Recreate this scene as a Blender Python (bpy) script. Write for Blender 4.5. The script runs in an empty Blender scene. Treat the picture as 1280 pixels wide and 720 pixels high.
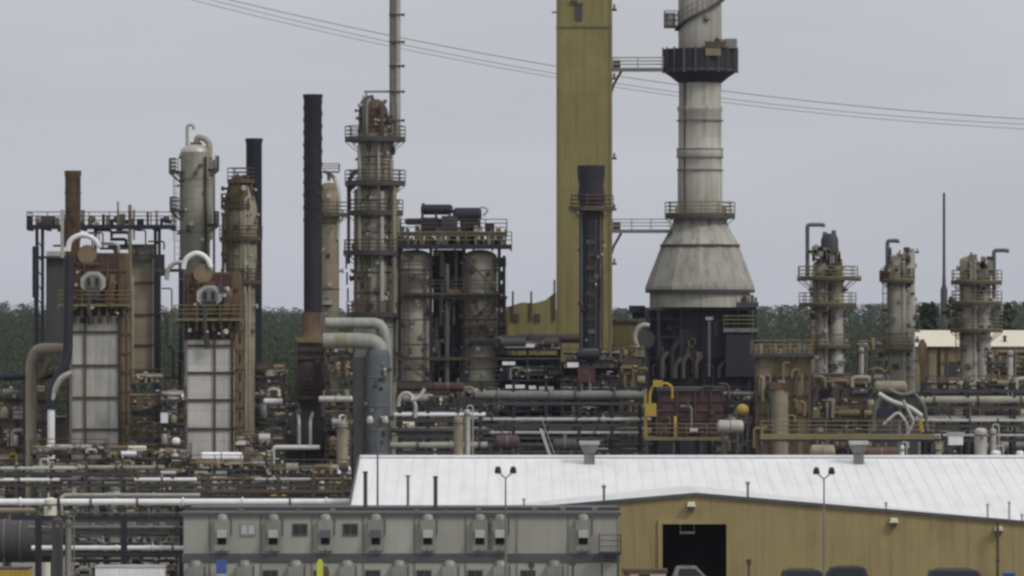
import bpy, math, random
import numpy as np
from mathutils import Vector, Matrix, noise as mnoise

# ------------------------------------------------------------------ camera, world, sun, exposure
SC = bpy.context.scene
COL = SC.collection
F = 6000.0            # focal length in pixels of a 1280 px wide picture
CAMZ = 18.0
cam_data = bpy.data.cameras.new('camera')
cam_data.sensor_width = 36.0
cam_data.lens = 36.0 * F / 1280.0
cam_data.shift_y = 40.0 / 1280.0      # true horizon lies a little under the middle of the frame
cam_data.clip_start = 1.0
cam_data.clip_end = 20000.0
cam = bpy.data.objects.new('camera', cam_data)
COL.objects.link(cam)
cam.location = (0, 0, CAMZ)
cam.rotation_euler = (math.pi / 2, 0, 0)
SC.camera = cam
SC.view_settings.view_transform = 'Standard'
SC.view_settings.look = 'None'
SC.view_settings.gamma = 1.0
SC.view_settings.exposure = 0.0
SC.render.engine = 'CYCLES'
SC.cycles.use_denoising = True
SC.cycles.max_bounces = 5
SC.cycles.diffuse_bounces = 3
SC.cycles.glossy_bounces = 2
SC.cycles.volume_bounces = 0
SC.cycles.pixel_filter_type = 'BLACKMAN_HARRIS'
SC.cycles.filter_width = 2.7

SUN_EL, SUN_AZ = math.radians(42), math.radians(128)    # azimuth from +Y (view direction) clockwise: behind the camera, to its right
world = bpy.data.worlds.new('World')
SC.world = world
world.use_nodes = True
wn, wl = world.node_tree.nodes, world.node_tree.links
wn.clear()
sky = wn.new('ShaderNodeTexSky'); sky.sky_type = 'NISHITA'; sky.sun_disc = False
sky.sun_elevation = SUN_EL; sky.sun_rotation = SUN_AZ
sky.air_density = 1.0; sky.dust_density = 3.0
bgS = wn.new('ShaderNodeBackground'); bgS.inputs['Strength'].default_value = 0.06
wl.new(sky.outputs[0], bgS.inputs['Color'])
tc = wn.new('ShaderNodeTexCoord')
sep = wn.new('ShaderNodeSeparateXYZ'); wl.new(tc.outputs['Generated'], sep.inputs[0])
ramp = wn.new('ShaderNodeValToRGB')
e = ramp.color_ramp.elements
e[0].position = 0.0; e[0].color = (.525, .54, .60, 1)
e[1].position = 1.0; e[1].color = (.93, .94, .98, 1)
q = e.new(0.06); q.color = (.565, .577, .625, 1)
q = e.new(0.30); q.color = (.70, .71, .745, 1)
wl.new(sep.outputs['Z'], ramp.inputs[0])
mp = wn.new('ShaderNodeMapping'); mp.inputs['Scale'].default_value = (4.0, 4.0, 22.0)
wl.new(tc.outputs['Generated'], mp.inputs[0])
cn = wn.new('ShaderNodeTexNoise'); cn.inputs['Scale'].default_value = 1.6; cn.inputs['Detail'].default_value = 4
wl.new(mp.outputs[0], cn.inputs['Vector'])
cm = wn.new('ShaderNodeMapRange'); cm.inputs['From Min'].default_value = .3; cm.inputs['From Max'].default_value = .7
cm.inputs['To Min'].default_value = .94; cm.inputs['To Max'].default_value = 1.06
wl.new(cn.outputs['Fac'], cm.inputs['Value'])
bgC = wn.new('ShaderNodeBackground')
wl.new(ramp.outputs[0], bgC.inputs['Color']); wl.new(cm.outputs[0], bgC.inputs['Strength'])
mx = wn.new('ShaderNodeMixShader'); mx.inputs[0].default_value = 0.9      # cloud cover over the clear sky
wl.new(bgS.outputs[0], mx.inputs[1]); wl.new(bgC.outputs[0], mx.inputs[2])
wo = wn.new('ShaderNodeOutputWorld'); wl.new(mx.outputs[0], wo.inputs[0])

sd = bpy.data.lights.new('sun', 'SUN'); sd.energy = 1.5; sd.angle = math.radians(12); sd.color = (1, .965, .91)
sun = bpy.data.objects.new('sun', sd); COL.objects.link(sun)
sdir = Vector((math.sin(SUN_AZ) * math.cos(SUN_EL), math.cos(SUN_AZ) * math.cos(SUN_EL), math.sin(SUN_EL)))
sun.rotation_euler = sdir.to_track_quat('Z', 'Y').to_euler()

# ------------------------------------------------------------------ materials
def lin(c):
    c /= 255.0
    return c / 12.92 if c <= .04045 else ((c + .055) / 1.055) ** 2.4
KA = 1.42
def A(r, g, b, k=None):
    k = KA if k is None else k
    return tuple(min(.85, lin(v) * k) for v in (r, g, b))
MATS = {}
def mat(name, col, rough=.6, metal=0.0, dirt=.25, rust=0.0, rustcol=(.085, .05, .032), seam=None, cell=None,
        streak=.5, scale=1.0, bump=.15, spec=.4, dark=(.35, .33, .3), seamk=.4, stretch=(2.6, 2.6, .16)):
    """weathered surface: broad mottling, vertical run-off streaks, rust patches, optional sheet seams"""
    m = bpy.data.materials.new(name); m.use_nodes = True
    n, l = m.node_tree.nodes, m.node_tree.links
    bs = n['Principled BSDF']
    bs.inputs['Roughness'].default_value = rough; bs.inputs['Metallic'].default_value = metal
    bs.inputs['Specular IOR Level'].default_value = spec
    t = n.new('ShaderNodeTexCoord'); oi = n.new('ShaderNodeObjectInfo')
    add = n.new('ShaderNodeVectorMath'); add.operation = 'ADD'
    cx = n.new('ShaderNodeMath'); cx.operation = 'MULTIPLY'; cx.inputs[1].default_value = 57.0
    l.new(oi.outputs['Random'], cx.inputs[0]); l.new(t.outputs['Object'], add.inputs[0]); l.new(cx.outputs[0], add.inputs[1])
    P = add.outputs[0]
    n1 = n.new('ShaderNodeTexNoise'); n1.inputs['Scale'].default_value = .45 * scale; n1.inputs['Detail'].default_value = 7; n1.inputs['Roughness'].default_value = .62
    l.new(P, n1.inputs['Vector'])
    m2 = n.new('ShaderNodeMapping'); m2.inputs['Scale'].default_value = stretch; l.new(P, m2.inputs[0])
    n2 = n.new('ShaderNodeTexNoise'); n2.inputs['Scale'].default_value = .9 * scale; n2.inputs['Detail'].default_value = 5; l.new(m2.outputs[0], n2.inputs['Vector'])
    def rng(src, a, b, c, d):
        r = n.new('ShaderNodeMapRange'); r.inputs[1].default_value = a; r.inputs[2].default_value = b
        r.inputs[3].default_value = c; r.inputs[4].default_value = d; l.new(src, r.inputs[0]); return r.outputs[0]
    def mixc(f, a, b, mode='MIX'):
        x = n.new('ShaderNodeMix'); x.data_type = 'RGBA'; x.blend_type = mode
        if isinstance(f, (int, float)): x.inputs[0].default_value = f
        else: l.new(f, x.inputs[0])
        for v, s in ((a, 6), (b, 7)):
            if isinstance(v, tuple): x.inputs[s].default_value = (*v[:3], 1)
            else: l.new(v, x.inputs[s])
        return x.outputs[2]
    base = mixc(rng(n1.outputs[0], .38, .7, 0, dirt), tuple(col), tuple(c * d for c, d in zip(col, dark)))
    base = mixc(rng(n2.outputs[0], .48, .74, 0, dirt * 1.6 * streak), base, tuple(c * d * .8 for c, d in zip(col, dark)))
    tone = rng(oi.outputs['Random'], 0, 1, .9, 1.1)
    if cell:
        sc = n.new('ShaderNodeVectorMath'); sc.operation = 'DIVIDE'; sc.inputs[1].default_value = cell; l.new(t.outputs['Object'], sc.inputs[0])
        fl = n.new('ShaderNodeVectorMath'); fl.operation = 'FLOOR'; l.new(sc.outputs[0], fl.inputs[0])
        wnz = n.new('ShaderNodeTexWhiteNoise'); l.new(fl.outputs[0], wnz.inputs['Vector'])
        tone2 = rng(wnz.outputs['Value'], 0, 1, .9, 1.07)
        mm = n.new('ShaderNodeMath'); mm.operation = 'MULTIPLY'; l.new(tone, mm.inputs[0]); l.new(tone2, mm.inputs[1]); tone = mm.outputs[0]
    if seam:
        sx = n.new('ShaderNodeSeparateXYZ'); l.new(t.outputs['Object'], sx.inputs[0])
        for ax, st in seam:
            d = n.new('ShaderNodeMath'); d.operation = 'DIVIDE'; d.inputs[1].default_value = st; l.new(sx.outputs[ax], d.inputs[0])
            fr = n.new('ShaderNodeMath'); fr.operation = 'FRACT'; l.new(d.outputs[0], fr.inputs[0])
            lt = n.new('ShaderNodeMath'); lt.operation = 'LESS_THAN'; lt.inputs[1].default_value = .045 / st * 1.3; l.new(fr.outputs[0], lt.inputs[0])
            base = mixc(rng(lt.outputs[0], 0, 1, 0, seamk), base, tuple(c * .35 for c in col))
    if rust > 0:
        n3 = n.new('ShaderNodeTexNoise'); n3.inputs['Scale'].default_value = .8 * scale; n3.inputs['Detail'].default_value = 8; n3.inputs['Roughness'].default_value = .7
        m3 = n.new('ShaderNodeMapping'); m3.inputs['Scale'].default_value = (1.2, 1.2, .6); m3.inputs['Location'].default_value = (9, 4, 2); l.new(P, m3.inputs[0]); l.new(m3.outputs[0], n3.inputs['Vector'])
        th = .78 - .42 * rust
        rc = mixc(rng(n1.outputs[0], .4, .62, 0, 1), tuple(rustcol), tuple(c * .45 for c in rustcol))
        base = mixc(rng(n3.outputs[0], th - .06, th + .06, 0, .92), base, rc)
    mt = n.new('ShaderNodeVectorMath'); mt.operation = 'SCALE'; l.new(base, mt.inputs[0]); l.new(tone, mt.inputs['Scale'])
    l.new(mt.outputs[0], bs.inputs['Base Color'])
    if bump:
        bp = n.new('ShaderNodeBump'); bp.inputs['Strength'].default_value = bump; bp.inputs['Distance'].default_value = .05
        l.new(n1.outputs[0], bp.inputs['Height']); l.new(bp.outputs[0], bs.inputs['Normal'])
    MATS[name] = m
    return m
RU = (.092, .062, .038)
mat('cladding', A(172, 171, 165), .55, .05, .35, .08, seam=[(2, 1.3)], cell=(3, 3, 1.3))
mat('cladding_plain', A(150, 149, 143), .55, .0, .4, .08, cell=(1.1, 9, 1.3), seam=[(0, 1.1)])
mat('insulation', A(134, 131, 119), .55, .1, .42, .12, seam=[(2, 1.1)], cell=(30, 30, 1.1))
mat('insulation_tan', A(124, 117, 99), .6, .05, .45, .16, seam=[(2, 1.1)], cell=(30, 30, 1.1))
mat('insulation_light', A(152, 150, 142), .45, .3, .3, .05, seam=[(2, 1.0)], cell=(30, 30, 1.0))
mat('concrete', A(140, 138, 130), .85, 0, .4, .04, seam=[(2, 2.9)], seamk=.2, cell=(40, 40, 2.9), streak=.9)
mat('rusty', A(90, 73, 54), .85, .1, .5, .6, RU)
mat('brown_rust', A(80, 62, 52), .85, 0, .4, .5, (.08, .05, .034))
mat('rust_tan', A(108, 94, 72), .8, 0, .5, .35, RU)
mat('red_brown', A(66, 42, 42), .75, 0, .4, .3, (.09, .04, .03))
mat('maroon', A(64, 50, 52), .75, 0, .4, .2, (.07, .04, .03))
mat('dark_steel', A(63, 62, 63), .7, .2, .4, .18, (.06, .04, .03))
mat('black_steel', A(33, 33, 42), .7, .1, .4, .06, (.05, .035, .03))
mat('brown_steel', A(72, 62, 50), .8, .1, .4, .35, (.1, .06, .035))
mat('grey_steel', A(104, 104, 102), .6, .3, .4, .15, RU)
mat('pale_steel', A(152, 150, 146), .5, .3, .3, .08, RU)
mat('yellow_steel', A(104, 96, 68), .7, 0, .45, .3, (.12, .07, .035))
mat('bright_yellow', A(150, 128, 52), .65, 0, .5, .3, (.2, .12, .05))
mat('yellow_sheet', A(116, 109, 68, 1.25), .65, 0, .3, .03, seam=[(0, 1.25)], streak=.8)
mat('tan_sheet', A(131, 117, 80, 1.36), .6, 0, .22, .02, seam=[(0, .9)], seamk=.13, streak=1.0)
mat('tan_box', A(108, 98, 74), .7, 0, .5, .3, RU)
mat('blue_grey', A(80, 84, 88), .6, .2, .35, .05, seam=[(2, 1.5)], cell=(9, 9, 1.5))
mat('duct_grey', A(124, 127, 120), .55, .2, .35, .05, seam=[(0, 1.5)])
mat('white_paint', (.74, .75, .76), .5, 0, .3, .03, dark=(.6, .58, .55))
mat('cream_paint', (.64, .6, .49), .6, 0, .25, .03, dark=(.6, .58, .5))
mat('roof_white', (.67, .67, .67), .55, 0, .3, .02, (.35, .27, .2), seam=None, dark=(.72, .71, .69), bump=.03, streak=.6, stretch=(1.6, .1, .5))
mat('roof_cream', (.62, .58, .45), .6, 0, .2, 0, dark=(.7, .7, .7))
mat('trailer_wall', A(131, 130, 124), .6, .0, .2, .01)
mat('trailer_trim', A(66, 68, 70), .6, .2, .3)
mat('ac_grey', A(118, 118, 113), .55, .2, .3)
mat('void', (.006, .006, .009), .9, 0, 0, bump=0)  # near black; puts the dark of unlit openings into the colour
mat('glass_dark', (.02, .022, .028), .12, 0, .1, bump=0, spec=.6)
mat('glass_pale', A(150, 152, 152), .3, 0, .1, bump=0)
mat('cable', (.3, .3, .31), .6, .3, 0, bump=0)
mat('car_dark', (.018, .026, .032), .55, 0, .1, bump=0, spec=.6)
mat('car_navy', (.018, .024, .036), .55, 0, .1, bump=0, spec=.6)
mat('car_silver', (.45, .46, .48), .3, .4, .1, bump=0)
mat('rubber', (.02, .02, .02), .8, 0, .1, bump=0)
mat('blue_paint', (.05, .09, .28), .5, 0, .2)
mat('hivis', (.5, .55, .05), .6, 0, .2)
mat('lamp_glass', (.6, .62, .62), .2, 0, .1, bump=0)
mat('bark', (.05, .04, .03), .9, 0, .4)

# ------------------------------------------------------------------ mesh building in picture-scaled units
RND = random.Random(11)
NPARTS = [0]
class Thing:
    """A countable thing. (u, v) are photograph pixels at the depth Y of this thing, w is depth behind Y in the same unit;
    s turns them into metres at that one depth, so the thing keeps its real size and stands where it is."""
    def __init__(self, name, label, cat, u, Y, v=None, w=0, group=None, kind=None):
        self.Y = Y; self.s = Y / F
        self.g = 400 + CAMZ / self.s            # the ground
        v = self.g if v is None else v
        self.loc = self.W((u, v, w))
        self.o = bpy.data.objects.new(name, None); COL.objects.link(self.o)
        self.o.empty_display_size = .5
        self.o.location = self.loc
        self.o['label'] = label; self.o['category'] = cat
        if group: self.o['group'] = group
        if kind: self.o['kind'] = kind
    def W(self, p):
        return Vector(((p[0] - 640) * self.s, self.Y + p[2] * self.s, CAMZ - (p[1] - 400) * self.s))
    def mb(self): return MB(self)
    def p(self, name, m, mt, parent=None, label=None):
        o = m.build(name, mt, self.loc)
        o.parent = parent or self.o
        if label: o['label'] = label
        NPARTS[0] += 1
        return o
class MB:
    def __init__(self, T): self.T = T; self.v = []; self.f = []; self.sm = []
    def add(self, vs, fs, smooth=False):
        b = len(self.v); self.v += [self.T.W(p) for p in vs]
        for f in fs: self.f.append(tuple(i + b for i in f)); self.sm.append(smooth)
        return self
    def box(self, u0, u1, v0, v1, w0, w1):
        P = [(u, v, w) for w in (w0, w1) for v in (v0, v1) for u in (u0, u1)]
        return self.add(P, [(0, 2, 3, 1), (4, 5, 7, 6), (0, 1, 5, 4), (2, 6, 7, 3), (0, 4, 6, 2), (1, 3, 7, 5)])
    def tube(self, a, b, r0, r1=None, n=12, cap=True, smooth=True):
        r1 = r0 if r1 is None else r1
        a, b = Vector(a), Vector(b); d = (b - a)
        if d.length < 1e-6: return self
        d.normalize(); x = d.orthogonal().normalized(); y = d.cross(x)
        P = []
        for c, r in ((a, r0), (b, r1)):
            for k in range(n):
                t = 2 * math.pi * k / n
                P.append(c + x * (r * math.cos(t)) + y * (r * math.sin(t)))
        self.add(P, [(k, (k + 1) % n, n + (k + 1) % n, n + k) for k in range(n)], smooth)
        if cap: self.add(P, [tuple(range(n))[::-1], tuple(range(n, 2 * n))], False)
        return self
    def lathe(self, u, w, prof, n=24, a0=0, a1=2 * math.pi, smooth=True):
        """prof: (radius, v) from top to bottom"""
        full = abs(a1 - a0 - 2 * math.pi) < 1e-6; N = n if full else n + 1
        P = []
        for r, v in prof:
            for k in range(N):
                t = a0 + (a1 - a0) * k / n
                P.append((u + r * math.cos(t), v, w + r * math.sin(t)))
        Fs = []
        for j in range(len(prof) - 1):
            for k in range(n):
                k2 = (k + 1) % N
                Fs.append((j * N + k, j * N + k2, (j + 1) * N + k2, (j + 1) * N + k))
        self.add(P, Fs, smooth)
        if full and prof[0][0] > .01: self.add(P[:N], [tuple(range(N))[::-1]])
        if full and prof[-1][0] > .01: self.add(P[-N:], [tuple(range(N))])
        return self
    def pipe(self, pts, r, n=10, bend=1.6, cap=True):
        pts = [Vector(p) for p in pts]; out = [pts[0]]
        for i in range(1, len(pts) - 1):
            a, b, c = pts[i - 1], pts[i], pts[i + 1]
            la, lc = (a - b).length, (c - b).length
            k = min(r * 2 * bend, la * .49, lc * .49)
            p0, p1 = b + (a - b).normalized() * k, b + (c - b).normalized() * k
            for t in (0, .2, .4, .6, .8, 1):
                out.append(p0 * (1 - t) ** 2 + b * 2 * t * (1 - t) + p1 * t * t)
        out.append(pts[-1])
        P = []; x = None
        for i, p in enumerate(out):
            d = (out[min(i + 1, len(out) - 1)] - out[max(i - 1, 0)])
            if d.length < 1e-6: d = Vector((1, 0, 0))
            d.normalize()
            x = d.orthogonal() if x is None else x - d * x.dot(d)
            if x.length < 1e-5: x = d.orthogonal()
            x.normalize(); y = d.cross(x)
            for k in range(n):
                t = 2 * math.pi * k / n
                P.append(p + x * (r * math.cos(t)) + y * (r * math.sin(t)))
        Fs = []
        for j in range(len(out) - 1):
            for k in range(n):
                k2 = (k + 1) % n
                Fs.append((j * n + k, j * n + k2, (j + 1) * n + k2, (j + 1) * n + k))
        self.add(P, Fs, True)
        if cap: self.add(P, [tuple(range(n))[::-1], tuple(range((len(out) - 1) * n, len(out) * n))])
        return self
    def ball(self, u, v, w, r, sv=1.0, n=12):
        return self.lathe(u, w, [(max(.001, r * math.sin(math.pi * k / 8)), v - r * sv * math.cos(math.pi * k / 8)) for k in range(9)], n)
    def annulus(self, u, w, ri, ro, v0, v1, a0=0, a1=2 * math.pi, n=28):
        full = abs(a1 - a0 - 2 * math.pi) < 1e-6; N = n if full else n + 1
        P = []
        for r, v in ((ri, v0), (ro, v0), (ro, v1), (ri, v1)):
            for k in range(N):
                t = a0 + (a1 - a0) * k / n
                P.append((u + r * math.cos(t), v, w + r * math.sin(t)))
        Fs = []
        for j in range(4):
            for k in range(n):
                k2 = (k + 1) % N; j2 = (j + 1) % 4
                Fs.append((j * N + k, j * N + k2, j2 * N + k2, j2 * N + k))
        self.add(P, Fs)
        if not full: self.add(P, [(0, N, 2 * N, 3 * N), (n, N + n, 2 * N + n, 3 * N + n)])
        return self
    def build(self, name, mt, origin):
        me = bpy.data.meshes.new(name)
        me.from_pydata([tuple(p - origin) for p in self.v], [], self.f)
        me.polygons.foreach_set('use_smooth', self.sm)
        me.materials.append(MATS[mt] if isinstance(mt, str) else mt)
        me.update()
        o = bpy.data.objects.new(name, me); COL.objects.link(o); o.location = (0, 0, 0)
        return o

# ------------------------------------------------------------------ recurring fittings
def rail_round(m, T, u, w, r, v, a0=0, a1=2 * math.pi, h=None, tr=.6):
    h = h or 1.1 / T.s
    n = max(6, int(r * abs(a1 - a0) / (1.6 / T.s)))
    prev = None
    for k in range(n + 1):
        t = a0 + (a1 - a0) * k / n
        p = (u + r * math.cos(t), w + r * math.sin(t))
        m.tube((p[0], v, p[1]), (p[0], v - h, p[1]), tr, n=5, cap=False)
        if prev:
            for hh in (h, h * .68, h * .36): m.tube((prev[0], v - hh, prev[1]), (p[0], v - hh, p[1]), tr, n=5, cap=False)
        prev = p
def rail_line(m, T, pts, v, h=None, tr=.6):
    h = h or 1.1 / T.s
    for i in range(len(pts) - 1):
        a, b = pts[i], pts[i + 1]
        L = math.hypot(b[0] - a[0], b[1] - a[1]); n = max(1, int(L / (1.7 / T.s)))
        for k in range(n + 1):
            p = (a[0] + (b[0] - a[0]) * k / n, a[1] + (b[1] - a[1]) * k / n)
            m.tube((p[0], v, p[1]), (p[0], v - h, p[1]), tr, n=5, cap=False)
        for hh in (h, h * .68, h * .36):
            m.tube((a[0], v - hh, a[1]), (b[0], v - hh, b[1]), tr, n=5, cap=False)
def platform_round(T, u, w, ri, ro, v, mt='dark_steel', rmt='brown_steel', a0=0, a1=2 * math.pi, th=2.2, rails=True):
    th *= 1.35; m = T.mb(); m.annulus(u, w, ri, ro, v, v + th, a0, a1)
    k = max(4, int(10 * (a1 - a0) / 6.28))
    for i in range(k + 1):                       # brackets under the grating
        t = a0 + (a1 - a0) * i / k
        c, s_ = math.cos(t), math.sin(t)
        m.tube((u + ri * c, v + th + (ro - ri) * .8, w + ri * s_), (u + (ro - .8) * c, v + th, w + (ro - .8) * s_), .5, n=5)
    o = T.p('platform', m, mt)
    if rails:
        m = T.mb(); rail_round(m, T, u, w, ro - .5, v, a0, a1); m.annulus(u, w, ro - .5, ro, v - 2, v - .1, a0, a1); T.p('railing', m, rmt, o)
    return o
def deck(T, u0, u1, v, w0, w1, mt='dark_steel', rmt='brown_steel', th=2.5, rails=True):
    m = T.mb(); m.box(u0, u1, v, v + th, w0, w1)
    n = max(2, int((u1 - u0) / 22))
    for i in range(n + 1):
        x = u0 + 1.2 + (u1 - u0 - 2.4) * i / n
        m.box(x - 1, x + 1, v + th, v + th + 2.5, w0 + .5, w1 - .5)
    o = T.p('deck', m, mt)
    if rails:
        m = T.mb(); rail_line(m, T, [(u0 + .5, w1 - .5), (u0 + .5, w0 + .5), (u1 - .5, w0 + .5), (u1 - .5, w1 - .5)], v); T.p('railing', m, rmt, o)
    return o
def ladder(T, u, w, v0, v1, mt='brown_steel', cage=True, hw=None, wo=None):
    hw = hw or .24 / T.s
    m = T.mb()
    for sx in (-1, 1): m.box(u + sx * hw - .4, u + sx * hw + .4, v0, v1, w - .5, w + .5)
    st = .6 / T.s; v = v0 + 2
    while v < v1:
        m.tube((u - hw, v, w), (u + hw, v, w), .3, n=4, cap=False); v += st
    o = T.p('ladder', m, mt)
    if cage and v1 - v0 > 35:
        m = T.mb(); R = .38 / T.s; v = v0
        while v < v1 - 28:
            m.annulus(u, w - R * .5, R - .35, R + .15, v, v + .8, math.pi * .98, math.pi * 2.02, n=8); v += 1.3 / T.s
        for t in (1.15, 1.5, 1.85):
            m.tube((u + R * math.cos(math.pi * t), v0, w - R * .5 + R * math.sin(math.pi * t)), (u + R * math.cos(math.pi * t), v1 - 28, w - R * .5 + R * math.sin(math.pi * t)), .3, n=4, cap=False)
        T.p('safety_cage', m, mt, o)
    return o
def bands(m, u, w, r, vs, pr=.9, th=1.4):
    for v in vs: m.annulus(u, w, r - .3, r + pr, v, v + th)
def nozzle(T, u, v, w, r, L, ang, mt='grey_steel', parent=None):
    """a flanged stub sticking out sideways, ang from +u towards -w (the camera)"""
    d = Vector((math.cos(ang), 0, -math.sin(ang)))
    a = Vector((u, v, w)); b = a + d * L
    m = T.mb(); m.tube(a, b, r, n=10); m.tube(b - d * 1.0, b + d * .9, r * 1.6, n=10)
    return T.p('nozzle', m, mt, parent)
def valve(T, u, v, w, r, mt='grey_steel', parent=None, wheel='dark_steel'):
    m = T.mb(); m.ball(u, v, w, r * 1.5, n=8); m.tube((u - r * 2, v, w), (u + r * 2, v, w), r, n=8)
    m.tube((u, v, w), (u, v - r * 3.6, w), r * .45, n=6)
    o = T.p('valve', m, mt, parent)
    m = T.mb(); m.annulus(u, w, r * 1.3, r * 1.8, v - r * 3.8, v - r * 3.3, n=10); m.box(u - r * 1.4, u + r * 1.4, v - r * 3.6, v - r * 3.4, w - .3, w + .3)
    T.p('handwheel', m, wheel, o)
    return o

def ell(x, v, w, dx, dv):
    """a level run that turns down at a right angle"""
    return [(x, v, w), (x + dx, v, w), (x + dx, v + dv, w)]
# ------------------------------------------------------------------ setting: ground, hills, forest
def structure(name, verts, faces, mt, kind='structure', smooth=True):
    me = bpy.data.meshes.new(name); me.from_pydata(verts, [], faces)
    me.polygons.foreach_set('use_smooth', [smooth] * len(faces)); me.materials.append(MATS[mt] if isinstance(mt, str) else mt); me.update()
    o = bpy.data.objects.new(name, me); COL.objects.link(o); o['kind'] = kind
    return o
mat('gravel', (.20, .19, .17), .95, 0, .5, .0, scale=.5, streak=0, bump=.3)
mat('hill_soil', (.065, .075, .04), .95, 0, .5, .0, scale=.1, streak=0, bump=0)
def hz(x, y):
    t = max(0.0, min(1.0, (y - 760) / 1500)); t = t * t * (3 - 2 * t)
    return t * (13.8 + 3.0 * mnoise.noise(Vector((x * .003 + 5, y * .002, 0))) + 2.2 * min(1, (x / 230) ** 2))
NX, NY = 60, 48
xs = [-1500 + 3000 * i / (NX - 1) for i in range(NX)]
ys = [-60, 0, 100, 200, 260, 320, 380, 440, 500, 600, 700] + [760 + 1900 * ((j) / (NY - 12)) ** 1.2 for j in range(NY - 11)]
vs = [(x, y, hz(x, y) + (-0.02 if y > 700 else 0)) for y in ys for x in xs]
far = [(x * 3.2, 6500, -6) for x in xs]
vs += far
fs = [(j * NX + i, j * NX + i + 1, (j + 1) * NX + i + 1, (j + 1) * NX + i) for j in range(NY) for i in range(NX - 1)]
structure('ground', vs, fs, 'gravel')
# turf on the hills is its own sheet a little above the gravel
vs2 = [(x, y, hz(x, y) + .05) for y in ys if y >= 700 for x in xs]; R2 = len(vs2) // NX
structure('hill', vs2, [(j * NX + i, j * NX + i + 1, (j + 1) * NX + i + 1, (j + 1) * NX + i) for j in range(R2 - 1) for i in range(NX - 1)], 'hill_soil')
# the concrete yard between the front buildings and the camera
structure('yard', [(-70, 200, .004), (80, 200, .004), (80, 318, .004), (-70, 318, .004)], [(0, 1, 2, 3)], 'concrete')

def leaf_mat(name, a, b):
    m = bpy.data.materials.new(name); m.use_nodes = True
    n, l = m.node_tree.nodes, m.node_tree.links; bs = n['Principled BSDF']
    bs.inputs['Roughness'].default_value = 1; bs.inputs['Specular IOR Level'].default_value = .02
    g = n.new('ShaderNodeTexCoord'); t = n.new('ShaderNodeTexNoise'); t.inputs['Scale'].default_value = .09; t.inputs['Detail'].default_value = 6
    l.new(g.outputs['Object'], t.inputs['Vector'])
    x = n.new('ShaderNodeMix'); x.data_type = 'RGBA'; x.inputs[6].default_value = (*a, 1); x.inputs[7].default_value = (*b, 1)
    r = n.new('ShaderNodeMapRange'); r.inputs[1].default_value = .35; r.inputs[2].default_value = .65; l.new(t.outputs[0], r.inputs[0]); l.new(r.outputs[0], x.inputs[0])
    l.new(x.outputs[2], bs.inputs['Base Color']); MATS[name] = m; return m
leaf_mat('leaves', (.043, .056, .033), (.052, .066, .036))
leaf_mat('leaves_dark', (.016, .03, .018), (.03, .045, .022))
rg = np.random.default_rng(5)
def crowns(cx, cy, cz, rx, rz, n, size, conic):
    """leaf clumps spread through the volume of each crown; arrays in, verts and quads out"""
    N = len(cx); t = rg.random((N, n)); a = rg.random((N, n)) * 2 * np.pi; q = rg.random((N, n)) ** .45
    zz = t * 2 - 1
    prof = np.where(conic[:, None], (1 - t) * 1.05 + .05, np.sqrt(np.clip(1 - zz ** 2, 0.02, 1)) * (.75 + .35 * np.sin(a * 3 + cx[:, None]) ** 2))
    X = cx[:, None] + rx[:, None] * prof * q * np.cos(a); Y = cy[:, None] + rx[:, None] * prof * q * np.sin(a)
    Z = cz[:, None] + rz[:, None] * zz
    C = np.stack([X, Y, Z], -1).reshape(-1, 3)
    M = len(C); d1 = rg.normal(size=(M, 3)); d1 /= np.linalg.norm(d1, axis=1)[:, None]
    d2 = rg.normal(size=(M, 3)); d2 -= (d1 * d2).sum(1)[:, None] * d1; d2 /= np.linalg.norm(d2, axis=1)[:, None]
    s_ = size * (.6 + .8 * rg.random(M))[:, None]
    V = np.stack([C + d1 * s_, C + d2 * s_ * .8, C - d1 * s_ * .9, C - d2 * s_], 1).reshape(-1, 3)
    return V
def quads(name, V, mt):
    n = len(V) // 4; me = bpy.data.meshes.new(name)
    me.vertices.add(len(V)); me.vertices.foreach_set('co', V.astype(np.float32).ravel())
    me.loops.add(n * 4); me.loops.foreach_set('vertex_index', np.arange(n * 4, dtype=np.int32))
    me.polygons.add(n); me.polygons.foreach_set('loop_start', np.arange(0, n * 4, 4, dtype=np.int32))
    me.materials.append(MATS[mt]); me.update(calc_edges=True); me.validate()
    return me
fx, fy = [], []
y = 800.0
while y < 2300:
    half = y * .15 + 12; st = 5.5 + (y - 800) * .0045
    x = -half
    while x < half:
        if mnoise.noise(Vector((x * .012, y * .01, 3))) > -.34:
            fx.append(x + RND.uniform(-2, 2)); fy.append(y + RND.uniform(-3, 3))
        x += st * RND.uniform(.8, 1.25)
    y += st * 2.6
fx, fy = np.array(fx), np.array(fy)
hh = np.array([9.0 + .5 * RND.random() + .8 * mnoise.noise(Vector((a * .02, b * .02, 0))) for a, b in zip(fx, fy)])
hh *= np.clip(.55 + (fy - 800) / 900, .55, 1)
gz = np.array([hz(a, b) for a, b in zip(fx, fy)])
con = rg.random(len(fx)) < .06
V = crowns(fx, fy, gz + hh * .54, np.where(con, hh * .24, hh * .46), hh * .46, 230, .3, con)
TR = []
for a, b, c, h_ in zip(fx, fy, gz, hh):      # trunks
    for k in range(3):
        t0, t1 = k * 2.094, (k + 1) * 2.094
        TR += [(a + .18 * math.cos(t0), b + .18 * math.sin(t0), c), (a + .18 * math.cos(t1), b + .18 * math.sin(t1), c), (a + .08 * math.cos(t1), b + .08 * math.sin(t1), c + h_ * .7), (a + .08 * math.cos(t0), b + .08 * math.sin(t0), c + h_ * .7)]
fo = bpy.data.objects.new('forest', quads('forest', V, 'leaves')); COL.objects.link(fo); fo['kind'] = 'stuff'
fo['label'] = 'dense green forest covering the low hills along the skyline'
tr = bpy.data.objects.new('forest_trunks', quads('forest_trunks', np.array(TR), 'bark')); COL.objects.link(tr); tr.parent = fo

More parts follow.
